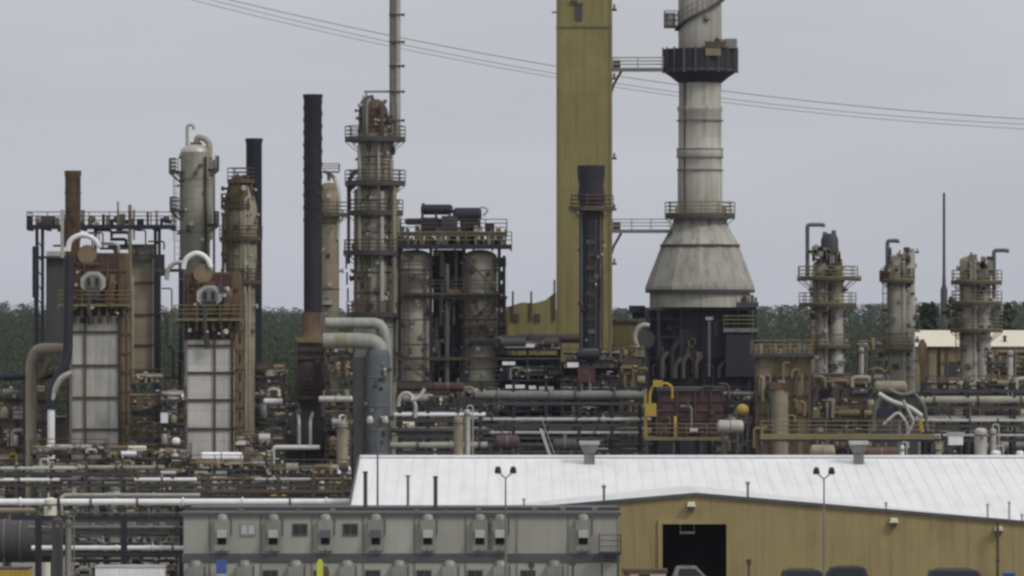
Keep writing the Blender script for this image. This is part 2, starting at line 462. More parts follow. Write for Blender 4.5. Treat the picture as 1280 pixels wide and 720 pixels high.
def tree(u, Y, vtop, width, label, conic=False, group=None, mt='leaves_dark'):
    T = Thing('tree', label, 'tree', u, Y, group=group)
    h = T.g - vtop
    m = T.mb(); m.tube((u, T.g, 0), (u + .5, vtop + h * .25, 0), h * .025 + .6, .4, n=8)
    rr = random.Random(int(u * 7))
    for k in range(7):
        t = rr.random() * 6.28; v = T.g - h * (.3 + .08 * k)
        m.tube((u, v, 0), (u + math.cos(t) * width * .35, v - h * .13, math.sin(t) * width * .35), .9, .25, n=5)
    T.p('trunk', m, 'bark')
    s = T.s; W = T.W((u, vtop, 0)); hm = h * s
    n = 520
    if conic: C = (np.array([W.x]), np.array([W.y]), np.array([W.z - hm * .44]), np.array([width * s * .5]), np.array([hm * .44])); cn_ = np.array([True])
    else:
        k = 7; xs_ = np.array([W.x + rr.uniform(-.3, .3) * width * s for _ in range(k)]); zs_ = np.array([W.z - hm * rr.uniform(.2, .62) for _ in range(k)]); zs_[0] = W.z - hm * .2; xs_[0] = W.x
        C = (xs_, W.y + np.array([rr.uniform(-.3, .3) * width * s for _ in range(k)]), zs_, np.full(k, width * s * .27), np.full(k, hm * .2)); cn_ = np.zeros(k, bool); n = 130
    V = crowns(*C, n, .42, cn_) - np.array(T.loc)
    o = bpy.data.objects.new('crown', quads('crown', V, mt)); COL.objects.link(o); o.parent = T.o
tree(1160, 640, 379, 40, 'dark bushy tree behind the cream roofed shed, beside the lone thin mast', group='trees behind the cream roofed shed', mt='leaves')
tree(1192, 640, 371, 46, 'tallest dark tree behind the cream roofed shed, just past the lone mast', group='trees behind the cream roofed shed', mt='leaves')
tree(1262, 660, 381, 54, 'broad dark tree behind the far end of the cream roof', group='trees behind the cream roofed shed', mt='leaves')

# ------------------------------------------------------------------ white roofed warehouse with tan gable
T = Thing('warehouse', 'large tan warehouse with long white ribbed roof, low gable and open dark doorway', 'warehouse', 860, 319)
def world_mb(): return MBW()
class MBW(MB):
    def __init__(self, T_=None): super().__init__(T_ or T)
    def add(self, vs, fs, smooth=False):
        b = len(self.v); self.v += [Vector(p) for p in vs]
        for f in fs: self.f.append(tuple(i + b for i in f)); self.sm.append(smooth)
        return self
    def bx(self, x0, x1, y0, y1, z0, z1):
        P = [(x, y, z) for z in (z0, z1) for y in (y0, y1) for x in (x0, x1)]
        return self.add(P, [(0, 2, 3, 1), (4, 5, 7, 6), (0, 1, 5, 4), (2, 6, 7, 3), (0, 4, 6, 2), (1, 3, 7, 5)])
s319 = 319 / F
XL, XR = -10.67, 62.0
px0 = (870 - 640) * s319; pz = CAMZ - (617 - 400) * s319
zl = CAMZ - (653 - 400) * s319; xr_e = (1280 - 640) * s319; sl = (pz - (CAMZ - (652 - 400) * s319)) / (xr_e - px0)
zgab = lambda x: pz - sl * abs(x - px0)
zmain = lambda y: 4.54 + (y - 319.5) * (8.08 - 4.54) / (346 - 319.5)
doorx0, doorx1 = (828 - 640) * s319, (908 - 640) * s319; doorz = CAMZ - (655 - 400) * s319
# front wall: strips so the doorway is a true opening
m = MBW(T)
def wallstrip(x0, x1, z0):
    m.add([(x0, 319.0, z0), (x1, 319.0, z0), (x1, 319.0, zgab(x1)), (x0, 319.0, zgab(x0)), (x0, 319.25, z0), (x1, 319.25, z0), (x1, 319.25, zgab(x1)), (x0, 319.25, zgab(x0))],
          [(0, 1, 2, 3), (5, 4, 7, 6), (0, 4, 5, 1), (3, 2, 6, 7), (0, 3, 7, 4), (1, 5, 6, 2)])
for a, b, z in ((XL, doorx0, 0), (doorx0, px0, doorz), (px0, doorx1, doorz), (doorx1, XR, 0)): wallstrip(a, b, z)
T.p('wall', m, 'tan_sheet')
m = MBW(T); m.bx(XL, XL + .25, 319.26, 372, 0, 4.4); T.p('wall', m, 'tan_sheet')
m = MBW(T); m.add([(XR - .3, y_, z_) for y_, z_ in ((319.3, 0), (372, 0), (372, 4.4), (346, 7.95), (319.6, 4.4))] + [(XR - .05, y_, z_) for y_, z_ in ((319.3, 0), (372, 0), (372, 4.4), (346, 7.95), (319.6, 4.4))], [(0, 1, 2, 3, 4), (9, 8, 7, 6, 5)]); T.p('wall', m, 'tan_sheet')
m = MBW(T); m.bx(XL, XR - .31, 372, 372.25, 0, 4.4); T.p('wall', m, 'tan_sheet')
# gable trim (dark rake) and gable roof running back into the main slope
m = MBW(T)
for x0, x1 in ((XL, px0), (px0, XR)):
    m.add([(x0, 318.8, zgab(x0) - .16), (x1, 318.8, zgab(x1) - .16), (x1, 318.8, zgab(x1) + .07), (x0, 318.8, zgab(x0) + .07), (x0, 318.99, zgab(x0) - .16), (x1, 318.99, zgab(x1) - .16), (x1, 318.99, zgab(x1) + .07), (x0, 318.99, zgab(x0) + .07)],
          [(0, 1, 2, 3), (5, 4, 7, 6), (0, 4, 5, 1), (3, 2, 6, 7), (0, 3, 7, 4), (1, 5, 6, 2)])
T.p('gable_trim', m, 'trailer_trim')
m = MBW(T)
yb = lambda z: 319.5 + (z - 4.54) * 26.5 / 3.54 + .6
N = 40
P = []
for i in range(N + 1):
    x = XL + (XR - XL) * i / N
    P.append(x)
P = sorted(set(P + [px0]))
vv, ff = [], []
for x in P: vv += [(x, 319.0, zgab(x) + .03), (x, max(319.1, yb(zgab(x))), zgab(x) + .03)]
for i in range(len(P) - 1): ff.append((2 * i, 2 * i + 2, 2 * i + 3, 2 * i + 1))
m.add(vv, ff); gr = T.p('gable_roof', m, 'roof_white')
# main roof slope facing the camera and the back slope
m = MBW(T)
m.add([(XL - .3, 319.5, 4.54), (XR, 319.5, 4.54), (XR, 346, 8.08), (XL - .3, 346, 8.08), (XL - .3, 372.5, 4.54), (XR, 372.5, 4.54)], [(0, 1, 2, 3), (3, 2, 5, 4)])
roof = T.p('roof', m, 'roof_white')
m = MBW(T)
x = XL; k = 0
while x < XR:
    m.add([(x - .02, 319.6, 4.55), (x + .02, 319.6, 4.55), (x + .02, 346, 8.09), (x - .02, 346, 8.09), (x - .02, 319.6, 4.566), (x + .02, 319.6, 4.566), (x + .02, 346, 8.106), (x - .02, 346, 8.106)],
          [(4, 5, 6, 7), (0, 1, 5, 4), (0, 4, 7, 3), (1, 2, 6, 5)])
    x += .9; k += 1
T.p('standing_seam', m, 'roof_white', roof)
m = MBW(T); m.bx(XL - .3, XR, 345.7, 346.3, 8.10, 8.26); T.p('ridge_cap', m, 'white_paint', roof)
m = MBW(T)
m.add([(XL - .42, 319.4, 4.40), (XL - .28, 319.4, 4.40), (XL - .28, 346, 7.94), (XL - .42, 346, 7.94), (XL - .42, 319.4, 4.66), (XL - .28, 319.4, 4.66), (XL - .28, 346, 8.2), (XL - .42, 346, 8.2)],
      [(0, 1, 2, 3), (4, 5, 6, 7), (0, 1, 5, 4), (0, 4, 7, 3), (1, 2, 6, 5), (3, 2, 6, 7)])
T.p('rake_trim', m, 'trailer_trim', roof)
# doorway: jambs, rolled-up shutter box, interior darkness put into near-black faces
m = MBW(T); m.bx(doorx0 - .3, doorx0, 318.84, 318.98, 0, doorz + .3); m.bx(doorx1, doorx1 + .3, 318.84, 318.98, 0, doorz + .3); m.bx(doorx0, doorx1, 318.84, 318.98, doorz, doorz + .3)
dr = T.p('door_frame', m, 'tan_sheet')
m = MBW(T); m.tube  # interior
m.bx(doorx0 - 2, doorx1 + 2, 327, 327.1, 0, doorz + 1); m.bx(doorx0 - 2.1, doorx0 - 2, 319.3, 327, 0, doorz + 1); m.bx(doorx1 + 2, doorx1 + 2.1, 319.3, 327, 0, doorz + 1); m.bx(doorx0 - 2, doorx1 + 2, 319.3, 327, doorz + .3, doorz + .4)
T.p('dark_interior', m, 'void')
m = MBW(T); xc = (860 - 640) * s319; zc_ = CAMZ - (667 - 400) * s319
m.bx(xc - .5, xc + .5, 320.3, 320.45, zc_ - .07, zc_ + .07); m.bx(xc - .48, xc - .44, 320.35, 320.4, zc_ + .07, doorz + .3); m.bx(xc + .44, xc + .48, 320.35, 320.4, zc_ + .07, doorz + .3)
T.p('strip_lamp', m, 'pale_steel')
def wall_lamp(px, py):
    sc_ = s319; x, z = (px - 640) * sc_, CAMZ - (py - 400) * sc_
    m = MBW(T)
    P = []; 
    m.add([(x - .22, 318.5, z + .12), (x + .22, 318.5, z + .12), (x + .3, 318.5, z - .1), (x - .3, 318.5, z - .1), (x - .22, 318.97, z + .2), (x + .22, 318.97, z + .2), (x + .3, 318.97, z - .16), (x - .3, 318.97, z - .16)],
          [(0, 1, 2, 3), (5, 4, 7, 6), (0, 4, 5, 1), (3, 2, 6, 7), (0, 3, 7, 4), (1, 5, 6, 2)])
    o = T.p('wall_lamp', m, 'cream_paint')
    m = MBW(T); m.bx(x - .16, x + .16, 318.6, 318.95, z - .42, z - .17); T.p('reflector', m, 'brown_steel', o)
wall_lamp(864, 631); wall_lamp(1117, 651); wall_lamp(1248, 661)
for px, hpx in ((755, 17), (935, 17)):
    x = (px - 640) * s319; m = MBW(T)
    pt = MB(T); pt.tube((px, 400 + (CAMZ - zgab(x)) / T.s + 1, 3), (px, 400 + (CAMZ - zgab(x)) / T.s - hpx, 3), 1.6, n=10); pt.tube((px, 400 + (CAMZ - zgab(x)) / T.s - hpx, 3), (px, 400 + (CAMZ - zgab(x)) / T.s - hpx - 3.5, 3), 3.2, 2.4, n=10)
    T.p('roof_vent', pt, 'grey_steel')
for px, hpx in ((1108, 8), (1235, 17), (1262, 22), (1278, 8), (655, 11)):
    x = (px - 640) * s319; b = 400 + (CAMZ - zgab(x)) / T.s
    pt = MB(T); pt.tube((px, b + 1, 4), (px, b - hpx, 4), 1.4, n=10); pt.ball(px, b - hpx, 4, 2.2, n=8)
    T.p('roof_vent', pt, 'pale_steel')
def ridge_ventilator(px, w_):
    s_ = 346 / F; x = (px - 640) * s_; m = MBW(T); w2 = w_ * s_ / 2
    vent = T.mb()
    k = s_ / T.s
    m.bx(x - w2 * .55, x + w2 * .55, 343.0, 343.9, 7.5, 8.5)
    o = T.p('ridge_ventilator', m, 'grey_steel')
    m = MBW(T)
    m.add([(x - w2 * .6, 342.9, 8.5), (x + w2 * .6, 342.9, 8.5), (x + w2, 342.7, 9.1), (x - w2, 342.7, 9.1), (x - w2 * .6, 344.1, 8.5), (x + w2 * .6, 344.1, 8.5), (x + w2, 344.3, 9.1), (x - w2, 344.3, 9.1)],
          [(0, 1, 2, 3), (5, 4, 7, 6), (0, 4, 5, 1), (3, 2, 6, 7), (0, 3, 7, 4), (1, 5, 6, 2)])
    T.p('hood', m, 'grey_steel', o)
    m = MBW(T); m.bx(x - w2 * 1.05, x + w2 * 1.05, 342.6, 344.4, 9.102, 9.34); T.p('cap', m, 'pale_steel', o)
ridge_ventilator(736, 24); ridge_ventilator(1070, 22)
for px, py, hpx in ((1263, 590, 0),): pass

# ------------------------------------------------------------------ modular office block (two rows of site cabins, end on)
T = Thing('modular_office', 'grey two-storey block of site office cabins with wall mounted air conditioners', 'office block', 500, 300)
def cabin_row(v0, v1, us, acs, wins, base):
    for i in range(len(us) - 1):
        a, b = us[i] + .3, us[i + 1] - .3
        m = T.mb(); m.box(a, b, v0, v1, 0, 230); w = T.p('cabin', m, 'trailer_wall')
        m = T.mb(); m.box(a, a + .9, v0, v1, -.8, -.05); T.p('corner_post', m, 'ac_grey', w); m = T.mb(); m.box(b - .9, b, v0, v1, -.8, -.05); T.p('corner_post', m, 'ac_grey', w)
    m = T.mb(); m.box(us[0] - 1.5, us[-1] + 1.5, v1 + .1, v1 + 10.5, -2, 230); T.p('floor_band', m, 'trailer_trim')
    for u, big in acs:
        m = T.mb(); w2 = 9.5
        m.box(u - w2, u + w2, v0 + 5, v1 - 4, -8, -.1)          # casing
        m.lathe(u, -.1, [(.01, v0 - 3.6), (w2 * .5, v0 - 2.8), (w2 * .78, v0 - .5), (w2 * .84, v0 + 4.9)], 16, math.pi, 2 * math.pi)
        o = T.p('air_conditioner', m, 'ac_grey')
        m = T.mb(); m.add([(u - 6, v0 + 19, -13), (u + 6, v0 + 19, -13), (u + 6, v0 + 26.5, -15), (u - 6, v0 + 26.5, -15), (u - 6, v0 + 17, -8.2), (u + 6, v0 + 17, -8.2), (u + 6, v0 + 26.5, -8.2), (u - 6, v0 + 26.5, -8.2)],
             [(0, 1, 2, 3), (0, 4, 5, 1), (0, 3, 7, 4), (1, 5, 6, 2)])
        T.p('hood', m, 'trailer_wall' if big else 'trailer_trim', o)
        m = T.mb(); m.box(u - 5.5, u + 5.5, v0 + 27, v0 + 35, -8.6, -8.1)
        for k in range(4): m.box(u - 5.5, u + 5.5, v0 + 28 + k * 2, v0 + 28.7 + k * 2, -9.4, -8.7)
        T.p('grille', m, 'void', o)
        m = T.mb(); m.box(u - 2.5 + (u % 3), u - 1.6 + (u % 3), v0 + 40, v1 - .2, -8.9, -8.05); T.p('drain_hose', m, 'trailer_trim', o)
        m = T.mb(); m.tube((u + w2 + 2, v0 + 3, -1.2), (u + w2 + 2, v0 + 24, -1.2), .6, n=6); T.p('conduit', m, 'grey_steel', o)
    for u, pale in wins:
        m = T.mb(); m.box(u - 9.5, u + 9.5, v0 + 9.5, v0 + 11, -1.2, -.1); m.box(u - 9.5, u + 9.5, v0 + 22.5, v0 + 24.5, -1.8, -.1)
        m.box(u - 9.5, u - 8.3, v0 + 11, v0 + 22.5, -1.2, -.1); m.box(u + 8.3, u + 9.5, v0 + 11, v0 + 22.5, -1.2, -.1); m.box(u - .7, u + .7, v0 + 11, v0 + 22.5, -1.2, -.1)
        o = T.p('window', m, 'trailer_trim' if not pale else 'ac_grey')
        m = T.mb(); m.box(u - 8.2, u - .8, v0 + 11.1, v0 + 22.4, -.8, -.15); m.box(u + .8, u + 8.2, v0 + 11.1, v0 + 22.4, -.8, -.15)
        T.p('pane', m, 'glass_pale' if pale else 'glass_dark', o)
us = [229, 262, 326, 390, 454, 518, 582, 646, 710, 773]
cabin_row(645, 692, us, [(278, 1), (342, 1), (407, 0), (470, 0), (535, 1), (600, 1), (625, 1), (729, 1)], [(310, 1), (375, 0), (438, 0)], 703)
cabin_row(703, 749, us, [(245, 0), (306, 0), (370, 0), (434, 0), (499, 0), (562, 0), (626, 0), (693, 0)], [(338, 0), (402, 0), (466, 0), (530, 0), (594, 0), (660, 0)], 755)
m = T.mb(); m.box(226, 776, 640.5, 644.9, -4, 236); T.p('roof', m, 'trailer_trim')
m = T.mb(); m.box(226, 776, 636.5, 640.4, 60, 64); T.p('roof_upstand', m, 'dark_steel')
for u, mtv in ((454, 'dark_steel'), (508, 'grey_steel'), (543, 'dark_steel')):
    m = T.mb(); m.tube((u, 640.3, 90), (u, {454: 594, 508: 599, 543: 600}[u], 90), 2.6 if u != 508 else 1.8, n=10); m.tube((u, {454: 594, 508: 599, 543: 600}[u], 90), (u, {454: 592, 508: 597, 543: 598}[u], 90), 3.4, n=10)
    T.p('roof_vent', m, mtv)
r2 = random.Random(4)
for u in (300, 372, 415, 520, 556, 598, 668, 704, 744):
    m = T.mb(); h = r2.uniform(2, 6); m.box(u - 3, u + 3, 640.3 - h, 640.4, 20, 30)
    T.p('roof_fitting', m, 'grey_steel')
for u in (752, 772):
    m = T.mb(); m.box(u - 1.3, u + 1.3, 693, T.g, -24, -21.5); T.p('landing_post', m, 'dark_steel')
m = T.mb(); m.box(748, 776, 689.5, 692.5, -25, -2.1); lo = T.p('landing', m, 'black_steel')
m = T.mb(); rail_line(m, T, [(748.5, -3), (748.5, -24.5), (775.5, -24.5), (775.5, -3)], 689.5, tr=.5); T.p('railing', m, 'dark_steel', lo)
m = T.mb(); m.box(271, 284, 699, 716, -16, -12); bl = T.p('blue_box', m, 'blue_paint', label='blue wall box beside an air conditioner')
m = T.mb(); m.box(272, 283, 716.1, 719, -15.5, -12.5); T.p('pale_shelf', m, 'pale_steel', bl)

# ------------------------------------------------------------------ far shed with cream roof
T = Thing('storage_shed', 'long low tan shed with cream sloping roof at the foot of the wooded hill', 'shed', 1220, 600)
m = T.mb(); m.box(1146, 1400, 433.2, T.g, 0, 150); wl_ = T.p('wall', m, 'tan_box')
m = T.mb()
m.add([(1143, 433, -3), (1403, 433, -3), (1399, 413, 75), (1147, 413, 75), (1399, 433, 153), (1147, 433, 153)], [(0, 1, 2, 3), (3, 2, 4, 5), (0, 3, 5), (1, 4, 2)])
rf = T.p('roof', m, 'roof_cream')
for k, x in enumerate(range(1160, 1400, 24)):
    m = T.mb(); m.box(x - 1.2, x + 1.2, 433.3, T.g, -2.4, -.1); T.p('pilaster', m, 'brown_steel')
for x in (1190, 1245, 1300):
    m = T.mb(); m.box(x - 9, x + 9, 452, 470, -1.4, -.2); T.p('window', m, 'glass_dark')
m = T.mb(); m.box(1143, 1403, 433.1, 435.5, -5, -3.1); T.p('gutter', m, 'brown_steel')
m = T.mb(); m.tube((1258, 427, 20), (1258, 421, 20), 2, n=8); m.tube((1258, 421.2, 20), (1258, 419.5, 20), 3.5, 2, n=8); T.p('roof_vent', m, 'dark_steel')
# ------------------------------------------------------------------ generic process column
def head(T, u, w, r, v, h, mt, name='head'):
    m = T.mb(); m.lathe(u, w, [(max(.01, r * math.sin(math.pi / 2 * k / 6)), v - h * math.cos(math.pi / 2 * k / 6)) for k in range(7)], 24)
    return T.p(name, m, mt)
def shell(T, u, w, r, v0, v1, mt, name='shell', r1=None, nb=None, bm='brown_steel', seed=0):
    m = T.mb(); m.lathe(u, w, [(r, v0), (r1 or r, v1)], 32); o = T.p(name, m, mt)
    if nb:
        for k in range(nb):
            v = v0 + (v1 - v0) * (k + .5) / nb; rr = r + ((r1 or r) - r) * (k + .5) / nb
            m = T.mb(); m.annulus(u, w, rr - .2, rr + .7, v, v + 1.2); T.p('band', m, bm, o)
    return o
def riser(T, pts, r, mt='insulation', name='riser_pipe', clamps=0):
    m = T.mb(); m.pipe(pts, r)
    o = T.p(name, m, mt)
    a, b = pts[0], pts[-1]
    return o
def fittings(T, u, w, r, v0, v1, n, seed, side=(0, 3.14), mt='grey_steel'):
    """nozzles, manways, junction boxes and lamps scattered over the camera side of a column"""
    rr = random.Random(seed)
    for k in range(n):
        a = rr.uniform(*side); v = rr.uniform(v0, v1); c = (u + r * math.cos(a) * .97, w - r * math.sin(a) * .97)
        t = rr.random()
        if t < .35: nozzle(T, c[0], v, c[1], rr.uniform(.9, 2.2), rr.uniform(3, 6), a, rr.choice([mt, 'brown_steel', 'rusty', 'pale_steel']))
        elif t < .55:
            m = T.mb(); b = rr.uniform(1.5, 3); m.box(c[0] - b, c[0] + b, v, v + b * 2.2, c[1] - 2.5, c[1] + 1); T.p('junction_box', m, rr.choice(['grey_steel', 'pale_steel', 'dark_steel']))
        elif t < .8: valve(T, c[0] + 3 * math.cos(a), v, c[1] - 3 * math.sin(a), rr.uniform(.8, 1.5), rr.choice([mt, 'red_brown', 'brown_steel']))
        else:
            m = T.mb(); d = Vector((math.cos(a), 0, -math.sin(a))); p = Vector((c[0], v, c[1])); q_ = p + d * 5
            m.tube(p, q_, .5, n=6); m.ball(q_.x, v + 1.4, q_.z, 1.7, n=8); T.p('lamp', m, 'pale_steel')
def conduit(T, u, w, v0, v1, mt='grey_steel', tr=.7):
    m = T.mb(); m.tube((u, v0, w), (u, v1, w), tr, n=6); return T.p('conduit', m, mt)
def gooseneck(T, u0, w0, v0, vt, u1, vd, r, mt='grey_steel'):
    m = T.mb(); m.pipe([(u0, v0, w0), (u0, vt, w0), (u1, vt, w0), (u1, vd, w0)], r); return T.p('gooseneck_pipe', m, mt)

# ------------------------------------------------------------------ first process heater (white elbow duct, rusty top)
def heater(u0, u1, Y, vlow, vtop, vplat, ribs, label, elbow_u, elbow_v, arch, buttress, seed, name='process_heater'):
    T = Thing(name, label, 'furnace', (u0 + u1) / 2, Y, group='twin process heaters')
    D = 62
    m = T.mb(); m.box(u0, u1, vlow, T.g, 0, D); low = T.p('casing', m, 'cladding_plain' if seed == 1 else 'cladding')
    for v in ribs:
        m = T.mb(); m.box(u0 - 1.6, u1 + 1.6, v - 1.5, v + 1.5, -2.4, D + 1); T.p('stiffener', m, 'brown_steel', low)
    cu = u0 + (u1 - u0) * (.3 if seed == 1 else .62)
    m = T.mb(); m.box(cu - 1.1, cu + 1.1, vlow, T.g, -2.9, -.1); T.p('upright', m, 'brown_steel', low)
    for x in (u0 + .8, u1 - .8):
        m = T.mb(); m.box(x - 1.6, x + 1.6, vlow, T.g, -2.7, -.1); T.p('upright', m, 'brown_steel' if x > cu else 'grey_steel', low)
    m = T.mb(); m.box(u0 - 2, u1 + 8, vtop, vlow - .1, 4, D - 4); up = T.p('breeching', m, 'rusty')
    m = T.mb(); m.box(u0 - 2.5, u1 + 8.5, vtop + 20, vtop + 23, 1.5, 3.9); T.p('stiffener', m, 'brown_rust', up)
    m = T.mb(); m.box(u0 + 4, u1 - 2, vtop + 3, vtop + 19, 1.2, 3.9); T.p('access_panel', m, 'red_brown', up)
    for k in range(5):
        x = u0 + 3 + (u1 - u0) * k / 4.3
        m = T.mb(); m.box(x - .9, x + .9, vtop + .5, vlow - 1, .2, 3.9); T.p('stiffener', m, 'rusty' if k % 2 else 'brown_steel', up)
    # the pale eight sided duct mouth with two round ports
    m = T.mb(); r = 17
    ang = [math.pi / 8 + k * math.pi / 4 for k in range(8)]
    P = [(elbow_u + r * math.cos(a), elbow_v + r * .86 * math.sin(a), -7) for a in ang] + [(elbow_u + r * math.cos(a), elbow_v + r * .86 * math.sin(a), .1) for a in ang]
    m.add(P, [tuple(range(8)), tuple(range(8, 16))[::-1]] + [(k, 8 + k, 8 + (k + 1) % 8, (k + 1) % 8) for k in range(8)])
    el = T.p('duct_mouth', m, 'pale_steel')
    m = T.mb(); m.tube((elbow_u, elbow_v + 1, -8.2), (elbow_u, elbow_v + 1, -7.1), 11, n=20); T.p('inner_plate', m, 'grey_steel', el)
    m = T.mb(); m.box(elbow_u - 9, elbow_u + 9, elbow_v + 6, elbow_v + 20, -10, -7.1); T.p('lower_box', m, 'dark_steel', el)
    for k, dx in enumerate((-5, 5)):
        m = T.mb(); m.box(elbow_u + dx - 2, elbow_u + dx + 2, elbow_v - 5.5, elbow_v + 4, -9.4, -8.3); T.p('port', m, 'black_steel', el)
    m = T.mb(); m.pipe([(elbow_u - 4, elbow_v + 16, -13), (elbow_u - 6, elbow_v + 34, -13), (elbow_u - 2, vlow + 10, -8)], 3.6); T.p('down_duct', m, 'dark_steel', el)
    m = T.mb(); m.pipe([(elbow_u + 24, elbow_v - 6, 0), (elbow_u + 24, elbow_v + 2, -8), (elbow_u + 20, elbow_v + 20, -6)], 5); T.p('round_port', m, 'rusty', up)
    # insulated transfer line arching over the roof
    m = T.mb(); m.pipe(arch, 3.3, bend=1.2); T.p('transfer_line', m, 'white_paint')
    m = T.mb(); m.tube((arch[1][0] + 22, vtop + 2, 10), (arch[1][0] + 22, vtop + 2, -1), 12, n=20); T.p('flanged_cover', m, 'rust_tan')
    m = T.mb(); m.annulus(arch[1][0] + 22, 4, 12, 15, vtop + 12, vtop + 15); T.p('ring', m, 'brown_rust')
    # work platform in front of the duct mouth
    deck(T, u0 - 14, u1 + 14, vplat, -16, 3.5, 'yellow_steel', 'yellow_steel', 3)
    for k in range(8):
        m = T.mb(); x = u0 - 6 + k * (u1 - u0 + 18) / 7.5; h = r2.uniform(5, 14)
        m.box(x - 1.6, x + 1.6, vplat + 3, vplat + 3 + h, -12, -8); T.p('burner_pipe', m, r2.choice(['dark_steel', 'brown_steel', 'brown_rust']))
    for k in range(6):
        x = u0 + 4 + k * (u1 - u0 - 6) / 5; 
        m = T.mb(); m.tube((x, vplat + 14 + 3 * (k % 2), -4), (x, vplat + 24, -4), 2.6, n=8); T.p('burner', m, r2.choice(['black_steel', 'dark_steel', 'rusty']))
    # buttress of rusty steelwork and pipes on the far side from the sun
    b0, b1, bv = buttress
    m = T.mb(); m.box(b0, b0 + 5, bv, T.g, 2, 12); T.p('buttress', m, 'rust_tan')
    m = T.mb(); m.box(b1 - 4, b1, bv, T.g, 2, 12); T.p('buttress', m, 'rust_tan')
    for k in range(9):
        v = bv + 8 + k * 24
        if v < T.g - 8:
            m = T.mb(); m.box(b0, b1, v, v + 2.4, 1, 8); T.p('rung_beam', m, r2.choice(['rusty', 'brown_steel', 'rust_tan']))
            m = T.mb(); m.box(b0 + 5.2, b1 - 4.2, v + 5, v + 17, 5, 9); T.p('panel', m, r2.choice(['rusty', 'rust_tan', 'brown_steel', 'insulation_tan']))
    m = T.mb(); m.pipe([(b1 + 2, bv - 40, 4), (b1 + 2, T.g, 4)], 2); T.p('downcomer', m, 'insulation_tan')
    fittings(T, (u0 + u1) / 2, 2, (u1 - u0) / 2, vtop + 5, vlow - 4, 16, seed)
    ladder(T, u1 + 4, -4, vplat, T.g - 30, 'brown_steel')
    return T
heater(88, 150, 400, 395, 316, 380, [415, 457, 497, 537, 575, 615],
       'grey clad process heater with rusty top, under the short rusty flue', 117, 353,
       [(85, 314, -2), (87, 300, -2), (103, 292, -2), (119, 299, -2), (124, 308, -2)], (151, 163, 385), 1)
heater(232, 291, 402, 425, 340, 398, [432, 466, 500, 536, 575, 615],
       'grey clad process heater with rusty top, below the domed grey column', 262, 370,
       [(229, 336, -2), (232, 323, -2), (246, 315, -2), (259, 322, -2), (264, 334, -2)], (293, 305, 405), 2)

# short rusty flue behind the first heater
T = Thing('flue_stack', 'short rusty brown flue rising from the frame over the first heater', 'chimney', 90, 408, w=0)
m = T.mb(); m.lathe(90, 12, [(10.6, 213), (10.6, 219), (9.8, 221), (9.8, 300), (9, 302), (9, T.g)], 24); fl = T.p('flue', m, 'rusty')
m = T.mb(); bands(m, 90, 12, 10, [240, 268, 296]); T.p('band', m, 'brown_rust', fl)
m = T.mb(); m.tube((90, 214, 12), (90, 213.4, 12), 8.8, n=20); T.p('flue_mouth', m, 'void', fl)
for x, mt_ in ((77.5, 'pale_steel'),):
    m = T.mb(); m.pipe([(77.5, 262, 4), (77.5, 322, 4)], 2.2); T.p('vent_pipe', m, mt_)

# dark steel frame around the first heater with top deck
T = Thing('steel_frame', 'dark steel frame with railed top deck standing round the first heater', 'structure', 125, 418)
for x in (46, 53, 119, 194, 199):
    m = T.mb(); m.box(x - 1.9, x + 1.9, 284, T.g, 0, 4); T.p('post', m, 'black_steel')
for x in (49, 197):
    for v in range(300, 640, 18):
        m = T.mb(); m.tube((x - 3.5, v, 2), (x + 3.5, v + 9, 2), .8, n=5); m2_ = T.p('lacing', m, 'black_steel')
for v in (320, 470, 492):
    m = T.mb(); m.box(44, 202, v, v + 3.2, -1, 5); T.p('beam', m, 'dark_steel')
deck(T, 34, 216, 281, -10, 62, 'black_steel', 'brown_steel', 4.5)
m = T.mb(); m.box(57, 79, 322, 430, 6, 50); T.p('dark_cladding', m, 'dark_steel')
m = T.mb(); m.box(164, 190, 312, 475, 8, 50); cl = T.p('tan_casing', m, 'insulation_tan')
for v in (318, 352, 392, 430, 462):
    m = T.mb(); m.box(162.5, 191.5, v, v + 2.5, 6, 7.9); T.p('stiffener', m, 'brown_rust', cl)
m = T.mb(); m.box(58, 80, 314, 319.9, 0, 45); T.p('roof_plate', m, 'pale_steel')
m = T.mb(); m.box(134, 190, 305, 311.5, 10, 40); T.p('roof_plate', m, 'grey_steel')
m = T.mb(); m.tube((45, 308, -4), (45, 372, -4), 4.2, n=10); m.tube((45, 372, -4), (45, 500, -4), 2, n=8); T.p('hung_drum', m, 'black_steel')
m = T.mb(); m.box(193, 206, 318, 345, -8, -1); T.p('hung_box', m, 'black_steel')
rr = random.Random(21)
for k in range(30):
    x = 38 + k * 6 + rr.uniform(-2, 2); h = rr.uniform(5, 20); w_ = rr.uniform(1.2, 4.5)
    m = T.mb(); t = rr.random()
    if t < .45: m.tube((x, 280.9, 10), (x, 281 - h, 10), w_ * .6, n=8); nm = 'pipe_stub'
    elif t < .8: m.box(x - w_, x + w_, 281 - h * .7, 280.9, 0, 12); nm = 'equipment_box'
    else: m.ball(x, 281 - w_ * 2, 10, w_ * 1.4); m.tube((x, 280.9, 10), (x, 281 - w_ * 2, 10), .8, n=6); nm = 'relief_valve'
    T.p(nm, m, rr.choice(['dark_steel', 'black_steel', 'grey_steel', 'brown_steel', 'pale_steel', 'rusty']))
for x, t_, b_ in ((163, 256, 600), (148, 252, 282), (168, 262, 300)):
    m = T.mb(); m.tube((x, t_, -6), (x, b_, -6), 2.3 if x == 163 else 1.4, n=10); T.p('riser_pipe', m, 'insulation_tan')
for k in range(16):
    x = rr.uniform(58, 190); v = rr.uniform(286, 312); m = T.mb()
    m.pipe(ell(x, v, 0, rr.uniform(8, 24), rr.uniform(6, 24)), rr.uniform(.9, 2.2)); T.p('pipe_loop', m, rr.choice(['dark_steel', 'pale_steel', 'brown_steel', 'black_steel']))

